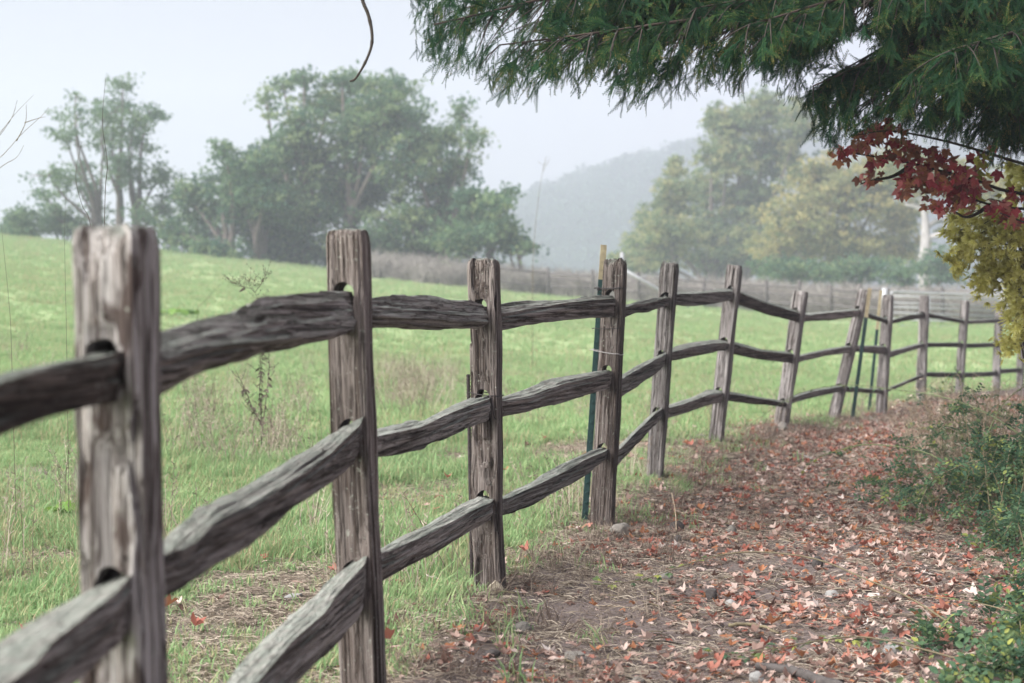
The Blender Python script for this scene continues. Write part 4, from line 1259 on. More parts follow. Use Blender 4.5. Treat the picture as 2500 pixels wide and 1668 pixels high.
TRX, TRY = 4.7, 10.6
conifer = empty('conifer_tree', (TRX, TRY, gz(TRX, TRY)))
tag(conifer, 'dark green conifer with drooping branches hanging over the path', 'tree')
mb = MB()
z0 = gz(TRX, TRY)
mb.tube([(TRX, TRY, z0 - .4), (TRX + .02, TRY, z0 + 1.5), (TRX - .05, TRY + .05, z0 + 4), (TRX, TRY, z0 + 9)], [.40, .33, .27, .12], 14)
mb.build('trunk', M['bark_conifer'], conifer)
rr = random.Random(5)
sp, srot, sscl = [], [], []
ends = [(2380, 310, 9.2), (2480, 300, 10.0), (2260, 270, 9.9), (2130, 240, 8.9), (2440, 150, 8.3), (2330, 120, 8.0), (1700, 20, 8.4), (1590, 20, 9.6), (1420, 10, 9.9), (1010, -30, 9.0), (1060, 60, 8.3), (1130, 20, 9.8), (1220, 110, 8.6), (1290, 60, 10.4), (1380, 90, 8.0), (1460, 60, 9.3), (1550, 130, 8.6), (1640, 90, 10.2), (1730, 90, 9.0), (1830, 60, 8.0), (1900, 110, 10.8),
        (1985, 210, 8.6), (2040, 180, 9.4), (2120, 160, 10.2), (2230, 190, 8.4), (2330, 230, 9.6), (2440, 240, 8.8), (1500, -60, 9.0), (1750, -60, 9.8), (2050, 0, 8.8), (2300, 40, 9.4), (1250, -120, 9.2), (2550, 120, 9.0), (2150, -100, 9.6), (1900, -150, 9.0), (1620, -190, 9.6),
        (2420, 60, 10.4), (2200, 80, 11.0), (1340, -40, 9.0)]
for ei, (u, v, d) in enumerate(ends):
    e = P(u, v, d)
    b = Vector((TRX, TRY, max(e.z + rr.uniform(.35, .9), 2.9)))
    m1 = b.lerp(e, .4) + Vector((0, rr.uniform(-.2, .2), rr.uniform(.15, .35)))
    m2 = b.lerp(e, .75) + Vector((0, rr.uniform(-.1, .1), rr.uniform(.10, .22)))
    pts = curve_pts([b, m1, m2, e], 26)
    Lb = (e - b).length
    mb = MB(); mb.tube(pts, [0.034 * (1 - k / 25) ** 1.1 * min(1, Lb / 3.5) + 0.004 for k in range(26)], 6)
    limb_o = mb.build('limb', M['bark_conifer'], conifer)
    tw = MB()
    for k in range(3, 26):
        p = pts[k]
        pu, pv = proj(p)
        if pu > 3000: continue
        tdir = (pts[min(k + 1, 25)] - pts[k - 1]).normalized()
        for q in range(7):
            gd = (tdir * rr.uniform(-.1, 1.0) + Vector((rr.gauss(0, .6), rr.gauss(0, .6), rr.gauss(-.05, .6)))).normalized()
            uo, vo = proj(p + gd * .17)
            if vo < np.interp(uo, OUT[:, 0], OUT[:, 1]) + 10:
                sp.append(p + Vector((rr.gauss(0, .02), rr.gauss(0, .02), rr.gauss(0, .02)))); srot.append(aim(gd, rr.uniform(-3, 3))); sscl.append(rr.uniform(.6, 1.25))
        nb = 4 if k > 8 else 3
        for sgn in [(-1, 1)[q % 2] for q in range(nb)]:
            side = tdir.cross(Vector((0, 0, 1))).normalized() * sgn
            L2 = rr.uniform(.22, .60) * (1 - .45 * k / 25)
            dv = (tdir * rr.uniform(.5, 1.0) + side * rr.uniform(.3, 1.0) + Vector((-.15, 0, rr.uniform(-.75, -.1)))).normalized()
            q0, q1 = p, p + dv * L2 + Vector((0, 0, -.18 * L2))
            tp = curve_pts([q0, q0.lerp(q1, .5) + Vector((0, 0, .05 * L2)), q1], 5)
            uo, vo = proj(q1)
            if vo > np.interp(uo, OUT[:, 0], OUT[:, 1]) + 10: continue
            tw.tube(tp, [.005, .004, .0032, .0025, .0015], 4, cap=False)
            ns = max(3, int(L2 / .040))
            for s in range(ns):
                f = (s + .5) / ns
                c = tp[0].lerp(tp[-1], f) + Vector((0, 0, .04 * L2 * math.sin(math.pi * f)))
                sd_ = dv.cross(Vector((0, 0, 1))).normalized() * (1 if s % 2 else -1)
                gd = (dv * rr.uniform(.4, 1.0) + sd_ * rr.uniform(.2, .9) + Vector((-.25, 0, rr.uniform(-1.25, -.2)))).normalized()
                sc = rr.uniform(.55, 1.15)
                tip = c + gd * .17 * sc
                uo, vo = proj(tip)
                lim = np.interp(uo, OUT[:, 0], OUT[:, 1]) + rr.choice((0, 8, 18, 45))
                if vo > lim: continue
                sp.append(c); srot.append(aim(gd, rr.uniform(-.9, .9))); sscl.append(sc)
            if vo < np.interp(uo, OUT[:, 0], OUT[:, 1]):
                sp.append(q1); srot.append(aim((dv + Vector((0, 0, -.5))).normalized(), rr.uniform(-.5, .5))); sscl.append(rr.uniform(.6, 1.0))
    if tw.n: tag(tw.build('twig', M['twig'], limb_o), kind='stuff')
# long thin tips that hang below the edge of the foliage
strand_pts, strand_rot, strand_scl = [], [], []
for k in range(420):
    u = rr.uniform(985, 2060) if k < 360 else rr.uniform(2060, 2500)
    vo = float(np.interp(u, OUT[:, 0], OUT[:, 1])) + 12 * math.sin(u * .05)
    d = rr.uniform(8.2, 10.2)
    gd = Vector((rr.uniform(-.75, .15), rr.uniform(-.3, .3), rr.uniform(-1.0, -.45))).normalized()
    sc = rr.uniform(.5, 1.15)
    tip = P(u, vo + rr.choice((-60, -30, 0, 0, 15, 25, 45)), d)
    strand_pts.append(tip - gd * .20 * sc); strand_rot.append(tuple(aim(gd, rr.uniform(-1.2, 1.2)))); strand_scl.append(sc)
# upper crown, out of the frame, closes the roof over the path
for k in range(420):
    a = rr.uniform(0, 6.28); q = rr.uniform(.2, 2.2) ; h = rr.uniform(3.4, 6.5)
    c = Vector((TRX + math.cos(a) * q, TRY + math.sin(a) * q, z0 + h))
    u_, v_ = proj(c)
    if v_ > -60: continue
    sp.append(c); srot.append(aim((math.cos(a), math.sin(a), -.6), rr.uniform(-.5, .5))); sscl.append(rr.uniform(1.6, 2.6))
_keep = []
for k in range(len(sp)):
    dv = Vector((1, 0, 0)); dv.rotate(Euler(tuple(srot[k])))
    c = Vector(sp[k])
    _u, _v = proj(c + dv * .1)
    _edge = float(np.interp(_u, OUT[:, 0], OUT[:, 1])) - _v
    if _u < 1560 and rr.random() < .42: _keep.append(False); continue
    if _edge < 110 and noise.noise(Vector((_u * .022, _v * .022, 3))) > .02 and rr.random() < .72: _keep.append(False); continue
    _keep.append(not any(in_gap(*proj(c + dv * (.17 * sscl[k] * f))) for f in (.0, .35, .7, 1.0)))
sp = [q for q, f in zip(sp, _keep) if f]; srot = [q for q, f in zip(srot, _keep) if f]; sscl = [q for q, f in zip(sscl, _keep) if f]
protos = []
for s in range(5):
    pm = sprig_proto(40 + s, 0.17, 2 + s % 3); pm.materials.append(M['needle']); protos.append(pm)
fo = scatter('foliage', sp, [tuple(e) for e in srot], sscl, protos, M['needle'], conifer)
tag(fo, kind='stuff')
protos = []
for s in range(4):
    pm = sprig_proto(80 + s, 0.20, 1 + s % 2); pm.materials.append(M['needle']); protos.append(pm)
tag(scatter('foliage', strand_pts, strand_rot, strand_scl, protos, M['needle'], conifer), kind='stuff')
print('sprigs', len(sp))
# bare twig hanging down on the left, fixed to a dead limb above the frame
mb = MB()
hp = [P(1330, -420, 7.2), P(1100, -330, 6.6), P(930, -190, 6.1), P(876, -60, 6), P(885, 0, 6), P(899, 36, 6), P(908, 80, 6), P(906, 116, 6), P(890, 156, 6), P(868, 192, 6), P(854, 199, 6)]
mb.tube(curve_pts(hp, 40), [0.009 - 0.0055 * k / 39 + (0.0012 if k in (21, 26, 31) else 0) for k in range(40)], 6)
mb.build('hanging_twig', M['twig'], conifer)
mb = MB(); mb.tube(curve_pts([Vector((TRX, TRY, 4.0)), P(1900, -600, 8.8), hp[0]], 14), [.05 - .04 * k / 13 for k in range(14)], 6)
mb.build('limb', M['bark_conifer'], conifer)

# ------------------------------------------------------------------ lobed leaf shapes
def star_leaf(seed, curl=0.25, lobes=5):
    r = random.Random(seed)
    pts = []
    tips = [(-128, .62), (-66, .92), (0, 1.12), (66, .92), (128, .62)]
    for k, (a, L_) in enumerate(tips):
        a += r.uniform(-6, 6); L_ *= r.uniform(.9, 1.08)
        if k:
            am = (tips[k - 1][0] + a) / 2
            pts.append((am, 0.56 * r.uniform(.88, 1.1)))
        pts.append((a - 17, L_ * .76)); pts.append((a, L_)); pts.append((a + 17, L_ * .76))
    V = [(0, 0, 0), (0.0, -0.06, 0.0)]
    fold = r.uniform(-.5, .9) * curl; cup = r.uniform(.2, 1.0) * curl; tw = r.uniform(-.6, .6) * curl
    for a, L_ in pts:
        t = math.radians(a); x, y = math.sin(t) * L_ * .5, math.cos(t) * L_ * .5
        z = abs(x) * fold * 1.2 + (x * x + y * y) * cup * 1.9 + x * y * tw * 3 + r.uniform(-.02, .02)
        V.append((x, y, z))
    n = len(pts)
    F3 = [(0, 2 + k + 1, 2 + k) for k in range(n - 1)] + [(0, 2, 1), (0, 1, 2 + n - 1)]
    # stalk
    s = len(V)
    V += [(0.008, -.05, 0), (-.008, -.05, 0), (0.01, -.42, 0.05 + .1 * curl)]
    F3.append((s, s + 1, s + 2))
    return np_mesh('leaf', V, [np.array(F3)])


def with_mat(me, mat):
    m2 = me.copy(); m2.materials.clear(); m2.materials.append(mat); return m2


LEAVES = [star_leaf(900 + k, 0.45 + 0.12 * k) for k in range(7)]

# ------------------------------------------------------------------ red-leaved sweetgum branch
MTX, MTY = 4.1, 9.2
mtree = empty('sweetgum_tree', (MTX, MTY, gz(MTX, MTY)))
tag(mtree, 'small tree whose branch of dark red star leaves hangs below the conifer', 'tree')
mb = MB(); zz = gz(MTX, MTY)
mb.tube([(MTX, MTY, zz - .3), (MTX + .05, MTY, zz + 1.2), (MTX - .05, MTY, zz + 2.6), (MTX, MTY, zz + 3.6)], [.09, .075, .055, .03], 9)
mb.build('trunk', M['twig'], mtree)
brs = [[(2660, 470), (2480, 470), (2380, 440), (2230, 400), (2120, 380), (2050, 370)], [(2660, 500), (2520, 510), (2420, 500), (2330, 470), (2240, 450)], [(2640, 430), (2500, 400), (2330, 350), (2180, 320), (2090, 330)],
       [(2230, 400), (2180, 430), (2130, 440), (2100, 450)], [(2420, 500), (2360, 530), (2310, 500)], [(2660, 540), (2520, 545), (2440, 520)]]
branches = []
for k, b in enumerate(brs):
    dd = 9.4 + [0, .15, -.1, 0, .1, -.15][k]
    c = [P(u, v, dd) for u, v in b]
    if b[0][0] > 2600: c = [Vector((MTX, MTY, zz + 2.0 + .25 * k))] + c
    mb = MB(); mb.tube(curve_pts(c, 24), [.012 * (1 - q / 24) + .0022 for q in range(24)], 5)
    branches.append((mb.build('branch', M['twig'], mtree), curve_pts(c, 24)))
lr = random.Random(77)
zones = [(2470, 480, 26, 24, 5), (2380, 480, 30, 24, 8), (2060, 375, 26, 16, 5), (2105, 350, 36, 26, 10), (2150, 330, 38, 26, 12), (2165, 300, 30, 18, 5), (2135, 410, 26, 24, 7), (2125, 440, 20, 14, 4), (2185, 360, 36, 26, 9), (2225, 375, 36, 26, 10), (2260, 420, 46, 36, 17), (2215, 440, 28, 28, 8),
         (2290, 470, 42, 30, 15), (2330, 440, 42, 34, 15), (2370, 430, 34, 32, 11), (2400, 390, 26, 30, 7), (2345, 490, 34, 22, 8), (2300, 380, 36, 26, 8), (2430, 500, 30, 22, 6), (2460, 520, 28, 18, 5), (2290, 510, 22, 14, 3), (2480, 545, 18, 14, 3), (2210, 470, 18, 12, 2)]
nleaf = 0
leaf_cache = {}
for u0, v0, su, sv, n in zones:
    for k in range(int(n * 2.4)):
        u, v = lr.gauss(u0, su * .6), lr.gauss(v0, sv * .6)
        c = P(u, v, 9.4 + lr.gauss(0, .16))
        roll = lr.random()
        kind = 'maple_yellow' if (u > 2330 and roll < .20) else ('maple_brown' if roll < .48 else 'maple_red')
        key = (lr.randrange(7), kind)
        if key not in leaf_cache: leaf_cache[key] = with_mat(LEAVES[key[0]], M[kind])
        bo_ = min(branches, key=lambda q: min((p_ - c).length for p_ in q[1]))[0]
        o = link('leaf', leaf_cache[key], None, bo_)
        s = lr.uniform(.055, .100)
        eul = Euler((math.radians(-90 + lr.gauss(0, 32)), lr.gauss(0, .55), lr.uniform(-1.5, 1.5)), 'XYZ')
        o.matrix_basis = Matrix.LocRotScale(c, eul, Vector((s, s, s)))
        nleaf += 1
print('sweetgum leaves', nleaf)

# ------------------------------------------------------------------ golden cypress at the right edge
cyp = empty('golden_cypress', (3.15, 10.4, gz(3.15, 10.4)))
tag(cyp, 'yellow-green cypress shrub hanging at the right edge beside the fence end', 'shrub')
protos = []
for s in range(4):
    r = random.Random(20 + s); mb = MB()
    for k in range(11):
        a = -1.1 + 2.2 * k / 10 + r.uniform(-.12, .12); L_ = .052 * (1 - .35 * abs(a)) * r.uniform(.8, 1.2)
        dv = Vector((math.cos(a), math.sin(a), r.uniform(-.25, .25)))
        for q in range(7):
            f = (q + 1) / 7; c = dv * L_ * f; sw = .006 * (1.15 - f * .5)
            sd_ = Vector((-dv.y, dv.x, r.uniform(-.6, .6))).normalized()
            mb.add([tuple(c - dv * .006), tuple(c + sd_ * sw), tuple(c + dv * .008), tuple(c - sd_ * sw)], (), [(0, 1, 2, 3)], min(1, max(0, .32 + .62 * f + r.gauss(0, .12))))
    pm = mb.mesh('spray', False); pm.materials.append(M['cypress']); protos.append(pm)
cl = [(430, 420), (520, 340), (650, 430), (760, 420), (860, 480), (400, 530), (560, 560), (700, 560), (830, 600), (900, 500), (400, 720), (450, 770), (480, 460), (600, 480), (640, 620), (560, 660), (680, 690), (760, 720), (840, 760), (640, 850),
      (590, 920), (670, 930), (780, 830), (860, 850), (910, 950), (840, 1040), (880, 1150), (910, 1250), (800, 1370), (870, 1390), (920, 1330), (460, 610), (800, 520), (500, 690), (940, 700), (930, 820), (940, 1060), (930, 600), (700, 760), (720, 860)]
sp, sr, ss = [], [], []
cr = random.Random(9)
cb = MB()
for zx, zy in cl:
    u, v = 2200 + zx / 3.136, 400 + zy / 3.136
    c0 = P(u, v, 10.1 + cr.uniform(-.25, .25))
    out = Vector((-.6, -.4, -.25))
    cb.tube(curve_pts([Vector((3.15, 10.4, max(c0.z - .25, .4))), c0.lerp(Vector((3.15, 10.4, c0.z)), .5) + Vector((0, 0, .06)), c0], 7), [.008, .007, .006, .005, .004, .003, .002], 4, cap=False)
    for k in range(24):
        c = c0 + Vector((cr.gauss(0, .034), cr.gauss(0, .045), cr.gauss(0, .034)))
        dv = (out + Vector((cr.gauss(0, .6), cr.gauss(0, .6), cr.gauss(0, .5)))).normalized()
        sp.append(c); sr.append(tuple(aim(dv, cr.uniform(-3, 3)))); ss.append(cr.uniform(.55, 1.05))
cb.tube([(3.15, 10.4, gz(3.15, 10.4) - .2), (3.17, 10.4, 1.0), (3.13, 10.4, 2.0)], [.05, .04, .015], 8)
cb.build('trunk', M['bark_conifer'], cyp)
# inner and outer body of the shrub, mostly beyond the frame edge
for k in range(800):
    h = cr.uniform(1.02, 2.15); rad = .62 * (1 - .35 * abs(h - 1.2)) * math.sqrt(cr.random()); a = cr.uniform(0, 6.28)
    c = Vector((3.42 + rad * math.cos(a), 10.5 + rad * math.sin(a), h))
    u, v = proj(c)
    if u < 2470: continue
    sp.append(c); sr.append(tuple(aim((math.cos(a), math.sin(a), -.2), cr.uniform(-3, 3)))); ss.append(cr.uniform(.9, 1.6))
tag(scatter('foliage', sp, sr, ss, protos, M['cypress'], cyp), kind='stuff')

# ------------------------------------------------------------------ grass
def blade_tuft(seed, n, h0, h1, spread, wid=0.0034, lean=0.5, dry=0.1):
    r = random.Random(seed); mb = MB()
    for k in range(n):
        a = r.uniform(0, 6.28); q = spread * math.sqrt(r.random()); h = r.uniform(h0, h1)
        p = Vector((math.cos(a) * q, math.sin(a) * q, -0.01))
        b = r.uniform(0, 6.28); ln = r.uniform(.1, lean) * h
        dv = Vector((math.cos(b), math.sin(b), 0)); sd_ = Vector((-dv.y, dv.x, 0)) * wid * r.uniform(.6, 1.2)
        m = p + dv * ln * .35 + Vector((0, 0, h * .6)); t = p + dv * ln * 1.1 + Vector((0, 0, h * r.uniform(.8, 1.0)))
        tn = r.uniform(0, .15) if r.random() < dry else min(1, max(.2, r.gauss(.55, .16)))
        mb.add([tuple(p - sd_), tuple(p + sd_), tuple(m + sd_ * .8), tuple(m - sd_ * .8), tuple(t)], [(3, 2, 4)], [(0, 1, 2, 3)], tn)
    return mb.mesh('tuft', False)


def vnoise(x, y, s, o=0.0):
    return noise.noise(Vector((x * s + o, y * s - o, o * .37)))


short = [blade_tuft(500 + k, 46, .022, .065, .085, .0030, .95, .26) for k in range(4)]
tall = [blade_tuft(520 + k, 40, .05, .135, .075, .0032, .8, .26) for k in range(4)]
for pm in short + tall: pm.materials.append(M['grass'])


def place_grass(name, n, y0, y1, protos, scale, dens_fn, edge=0.12, seed=1):
    r = np.random.default_rng(seed)
    pts, rot, scl = [], [], []
    tries = 0
    while len(pts) < n and tries < n * 12:
        tries += 1
        y = math.sqrt(r.uniform(y0 * y0, y1 * y1))
        x = r.uniform(-0.38 * y - .8, min(.38 * y + .6, fxs(y) + edge))
        if r.random() > dens_fn(x, y): continue
        pts.append((x, y, gz(x, y))); rot.append((r.normal(0, .12), r.normal(0, .12), r.uniform(0, 6.28))); scl.append(scale * r.uniform(.65, 1.4))
    o = scatter(name, pts, rot, scl, protos, M['grass'])
    return tag(o, kind='stuff')


def d_short(x, y):
    f = fxs(y) - x
    return 1 - .88 * wear_at(x, y)


def d_tall(x, y):
    f = fxs(y) - x
    v = max(0, .35 + vnoise(x, y, .55, 8.1) * 1.3) * max(0, 1 - 1.6 * wear_at(x, y))
    if f < .25: v *= .35
    return min(1, v)


place_grass('grass', 10500, 3.6, 13, short, 1.0, d_short, .0, 1)
place_grass('grass', 4200, 3.6, 14, tall, 1.0, d_tall, -.08, 2)
place_grass('grass', 12500, 13, 32, short, 1.35, d_short, -.02, 3)
place_grass('grass', 3000, 14, 34, tall, 1.1, d_tall, -.1, 4)
place_grass('grass', 10000, 32, 64, short, 2.1, lambda x, y: 1, .3, 5)
place_grass('grass', 7000, 64, 112, short, 3.2, lambda x, y: 1, .3, 6)

# dry seed stalks standing in the meadow (one uncounted mass)
protos = []
for s in range(3):
    r = random.Random(70 + s); mb = MB()
    for k in range(16):
        a = r.uniform(0, 6.28); p = Vector((r.uniform(-.12, .12), r.uniform(-.12, .12), -.02)); h = r.uniform(.15, .40)
        t = p + Vector((math.cos(a) * h * .35, math.sin(a) * h * .35, h)); tn = r.random()
        mb.tube([p, p.lerp(t, .5) + Vector((0, 0, .02)), t], [.0016, .0014, .0008], 3, tint=tn, cap=False)
        for q in range(5):
            f = r.uniform(.65, 1); c = p.lerp(t, f); a2 = r.uniform(0, 6.28)
            mb.tube([c, c + Vector((math.cos(a2) * .018, math.sin(a2) * .018, .012))], [.0022, .001], 3, tint=tn, cap=False)
    pm = mb.mesh('seed_tuft', False); pm.materials.append(M['straw']); protos.append(pm)
pts, rot, scl = [], [], []
r = np.random.default_rng(44)
while len(pts) < 200:
    y = r.uniform(7, 26); x = r.uniform(-.3 * y, fxs(y) - .05)
    uu, vv = proj((x, y, gz(x, y)))
    w_ = .06 + .9 * math.exp(-((uu - 1000) / 120) ** 2 - ((vv - 960) / 60) ** 2) + .7 * math.exp(-((uu - 600) / 130) ** 2 - ((vv - 1120) / 50) ** 2) + .25 * max(0, vnoise(x, y, .35, 5))
    if r.random() > w_: continue
    pts.append((x, y, gz(x, y))); rot.append((r.normal(.1, .15), r.normal(.15, .15), r.uniform(0, 6.28))); scl.append(r.uniform(.7, 1.25))
tag(scatter('dry_grass', pts, rot, scl, protos, M['straw']), kind='stuff')

# ------------------------------------------------------------------ litter on the path
def on_path(r, y0, y1, margin=-.1, right=.34):
    y = math.sqrt(r.uniform(y0 * y0, y1 * y1)); fx = fxs(y) + margin
    return r.uniform(fx, right * y + .2), y


# straw bits
protos = []
for s in range(4):
    r = random.Random(170 + s); mb = MB()
    for k in range(16):
        a = r.uniform(0, 6.28); L_ = r.uniform(.015, .075); c = Vector((r.uniform(-.08, .08), r.uniform(-.08, .08), r.uniform(.002, .014)))
        dv = Vector((math.cos(a), math.sin(a), r.uniform(-.2, .35))) * L_ * .5
        mb.tube([c - dv, c + Vector((0, 0, .004)), c + dv], [.0011, .0013, .0007], 3, tint=r.random(), cap=False)
    pm = mb.mesh('straw_bits', False); pm.materials.append(M['straw']); protos.append(pm)
pts, rot, scl = [], [], []
r = np.random.default_rng(45)
while len(pts) < 9000:
    x, y = on_path(r, 3.8, 22, -.5)
    f = x - fxs(y)
    if f < 0 and r.random() > .5: continue
    if r.random() > .55 + .5 * vnoise(x, y, .8, 1.5) + .25 * math.exp(-(f / .5) ** 2): continue
    pts.append((x, y, gz(x, y) + .002)); rot.append((0, 0, r.uniform(0, 6.28))); scl.append(r.uniform(.7, 1.5))
while len(pts) < 12000:      # the ground goes on beyond the frame
    y = r.uniform(3, 16); x = .34 * y + r.uniform(0, 3.2)
    pts.append((x, y, gz(x, y) + .002)); rot.append((0, 0, r.uniform(0, 6.28))); scl.append(r.uniform(.8, 1.7))
# and in the worn patches of the turf
while len(pts) < 15500:
    y = r.uniform(5, 14); x = fxs(y) - r.uniform(0, 2.6)
    if wear_at(x, y) < .25: continue
    pts.append((x, y, gz(x, y) + .004)); rot.append((0, 0, r.uniform(0, 6.28))); scl.append(r.uniform(.7, 1.5))
tag(scatter('straw_litter', pts, rot, scl, protos, M['straw']), kind='stuff')

# small upright dry tufts along the foot of the fence
dry = [blade_tuft(560 + k, 26, .03, .13, .07, .0022, 1.1, 1.0) for k in range(3)]
for pm in dry: pm.materials.append(M['straw'])
pts, rot, scl = [], [], []
while len(pts) < 900:
    y = math.sqrt(r.uniform(3.8 ** 2, 24 ** 2)); f = r.normal(.18, .30); x = fxs(y) + f
    if f > .9: continue
    pts.append((x, y, gz(x, y))); rot.append((r.normal(0, .3), r.normal(0, .3), r.uniform(0, 6.28))); scl.append(r.uniform(.5, 1.1))
while len(pts) < 1080:       # brown weeds beyond the bend
    y = r.uniform(14, 25); x = fxs(y) + r.uniform(.2, 2.2)
    pts.append((x, y, gz(x, y))); rot.append((r.normal(0, .3), r.normal(0, .3), r.uniform(0, 6.28))); scl.append(r.uniform(.6, 1.3))
tag(scatter('dry_grass', pts, rot, scl, dry, M['straw']), kind='stuff')
grn = [blade_tuft(580 + k, 16, .03, .12, .06, .003, .9, .2) for k in range(3)]
for pm in grn: pm.materials.append(M['grass'])
pts, rot, scl = [], [], []
while len(pts) < 240:
    y = math.sqrt(r.uniform(3.8 ** 2, 18 ** 2)); f = abs(r.normal(0, .26)); x = fxs(y) + f
    if vnoise(x, y, 1.3, 6) < -.05: continue
    pts.append((x, y, gz(x, y))); rot.append((r.normal(0, .3), r.normal(0, .3), r.uniform(0, 6.28))); scl.append(r.uniform(.6, 1.2))
tag(scatter('grass', pts, rot, scl, grn, M['grass']), kind='stuff')

# short broken twigs
protos = []
for q in range(4):
    r2 = random.Random(410 + q); mb = MB()
    for k in range(3):
        a = r2.uniform(0, 6.28); L_ = r2.uniform(.03, .13); c = Vector((r2.uniform(-.1, .1), r2.uniform(-.1, .1), .006)); dv = Vector((math.cos(a), math.sin(a), r2.uniform(-.1, .2))) * L_ * .5
        mb.tube([c - dv, c + Vector((r2.uniform(-.006, .006), 0, .005)), c + dv], [.0026, .0022, .0014], 4, tint=.5)
    pm = mb.mesh('twig_bits', True); pm.materials.append(M['cane' if q % 2 else 'dark_stem']); protos.append(pm)
pts, rot, scl = [], [], []
while len(pts) < 700:
    x, y = on_path(r, 3.8, 16, -.2)
    pts.append((x, y, gz(x, y) + .004)); rot.append((0, 0, r.uniform(0, 6.28))); scl.append(r.uniform(.6, 1.5))
tag(scatter('twig_litter', pts, rot, scl, protos), kind='stuff')

# crumbs of soil and grit
protos = []
for s in range(3):
    bm = bmesh.new(); bmesh.ops.create_icosphere(bm, subdivisions=1, radius=.008)
    for v in bm.verts: v.co *= 1 + .5 * noise.noise(v.co * 160 + Vector((s, 0, 0)))
    pm = bpy.data.meshes.new('crumb'); bm.to_mesh(pm); bm.free(); pm.materials.append(M['clod']); protos.append(pm)
pts, rot, scl = [], [], []
while len(pts) < 5000:
    x, y = on_path(r, 3.8, 14, -.2)
    pts.append((x, y, gz(x, y))); rot.append(tuple(r.uniform(0, 6, 3))); scl.append(r.uniform(.4, 1.6))
tag(scatter('soil_crumbs', pts, rot, scl, protos, M['clod']), kind='stuff')

# fallen leaves: about 300 near ones as objects, the rest as one mass
COLS = ['pale tan', 'rust red', 'orange brown', 'dull brown']
WTS = [.42, .30, .10, .18]


def litter_density(x, y):
    uu, vv = proj((x, y, gz(x, y)))
    bare = math.exp(-((uu - 1500) / 230) ** 2 - ((vv - 1500) / 95) ** 2)
    rich = .52 + .45 * sstep(1450, 2000, uu) + .6 * vnoise(x, y, 1.0, 2.2) + .55 * vnoise(x, y, 3.2, 4)
    f = x - fxs(y)
    edge = float(sstep(-.25, .25, f))
    far = float(sstep(26, 14, y))
    return max(0, (rich - .50 * bare)) * (.30 + .70 * edge) * (.15 + .85 * far)


flat = [star_leaf(930 + k, (-1 if k % 2 else 1) * (0.12 + 0.14 * k)) for k in range(7)]
fl_cache = {(k, c): with_mat(flat[k], M[c]) for k in range(7) for c in COLS}
r = np.random.default_rng(91)


def leaf_pose():
    return (r.normal(0, .17), r.normal(0, .17), r.uniform(0, 6.28)) if r.random() > .05 else (r.normal(0, 1.1), r.normal(0, .9), r.uniform(0, 6.28))


made = 0
while made < 300:
    x, y = on_path(r, 4.3, 7.6, .05, .31)
    uu, vv = proj((x, y, gz(x, y)))
    if vv > 1690 or uu > 2480: continue
    if r.random() > litter_density(x, y): continue
    c = COLS[r.choice(4, p=WTS)]
    o = link('fallen_leaf', fl_cache[(int(r.integers(7)), c)])
    s = float(r.uniform(.042, .068) if r.random() < .75 else r.uniform(.068, .09))
    o.matrix_basis = Matrix.LocRotScale(Vector((x, y, gz(x, y) + .020)), Euler(leaf_pose()), Vector((s, s, s)))
    tag(o, c + ' star-shaped fallen leaf lying on the near part of the path', 'leaf', c + ' fallen leaves on the path')
    made += 1
pts, rot, scl = [], [], []
while len(pts) < 47000:
    x, y = on_path(r, 3.9, 24, -.25, .36)
    if r.random() > litter_density(x, y) * .9: continue
    pts.append((x, y, gz(x, y) + r.uniform(.008, .022))); rot.append(leaf_pose()); scl.append(r.uniform(.018, .045) if r.random() < .6 else r.uniform(.04, .075))
while len(pts) < 54000:      # the litter goes on beyond the frame
    y = r.uniform(3, 17); x = .35 * y + r.uniform(0, 3.2)
    if r.random() > .6 + .6 * vnoise(x, y, 1.0, 2.2): continue
    pts.append((x, y, gz(x, y) + r.uniform(.008, .022))); rot.append(leaf_pose()); scl.append(r.uniform(.03, .075))
while len(pts) < 54200:       # strays in the grass
    y = r.uniform(5.5, 18); x = fxs(y) - abs(r.normal(0, 1.1))
    pts.append((x, y, gz(x, y) + .05)); rot.append(leaf_pose()); scl.append(r.uniform(.05, .09))
lit = [fl_cache[(k, c)] for k in range(7) for c in ('pale tan', 'pale tan', 'pale tan', 'rust red', 'rust red', 'orange brown', 'dull brown', 'dull brown')]
tag(scatter('leaf_litter', pts, rot, scl, lit), kind='stuff')

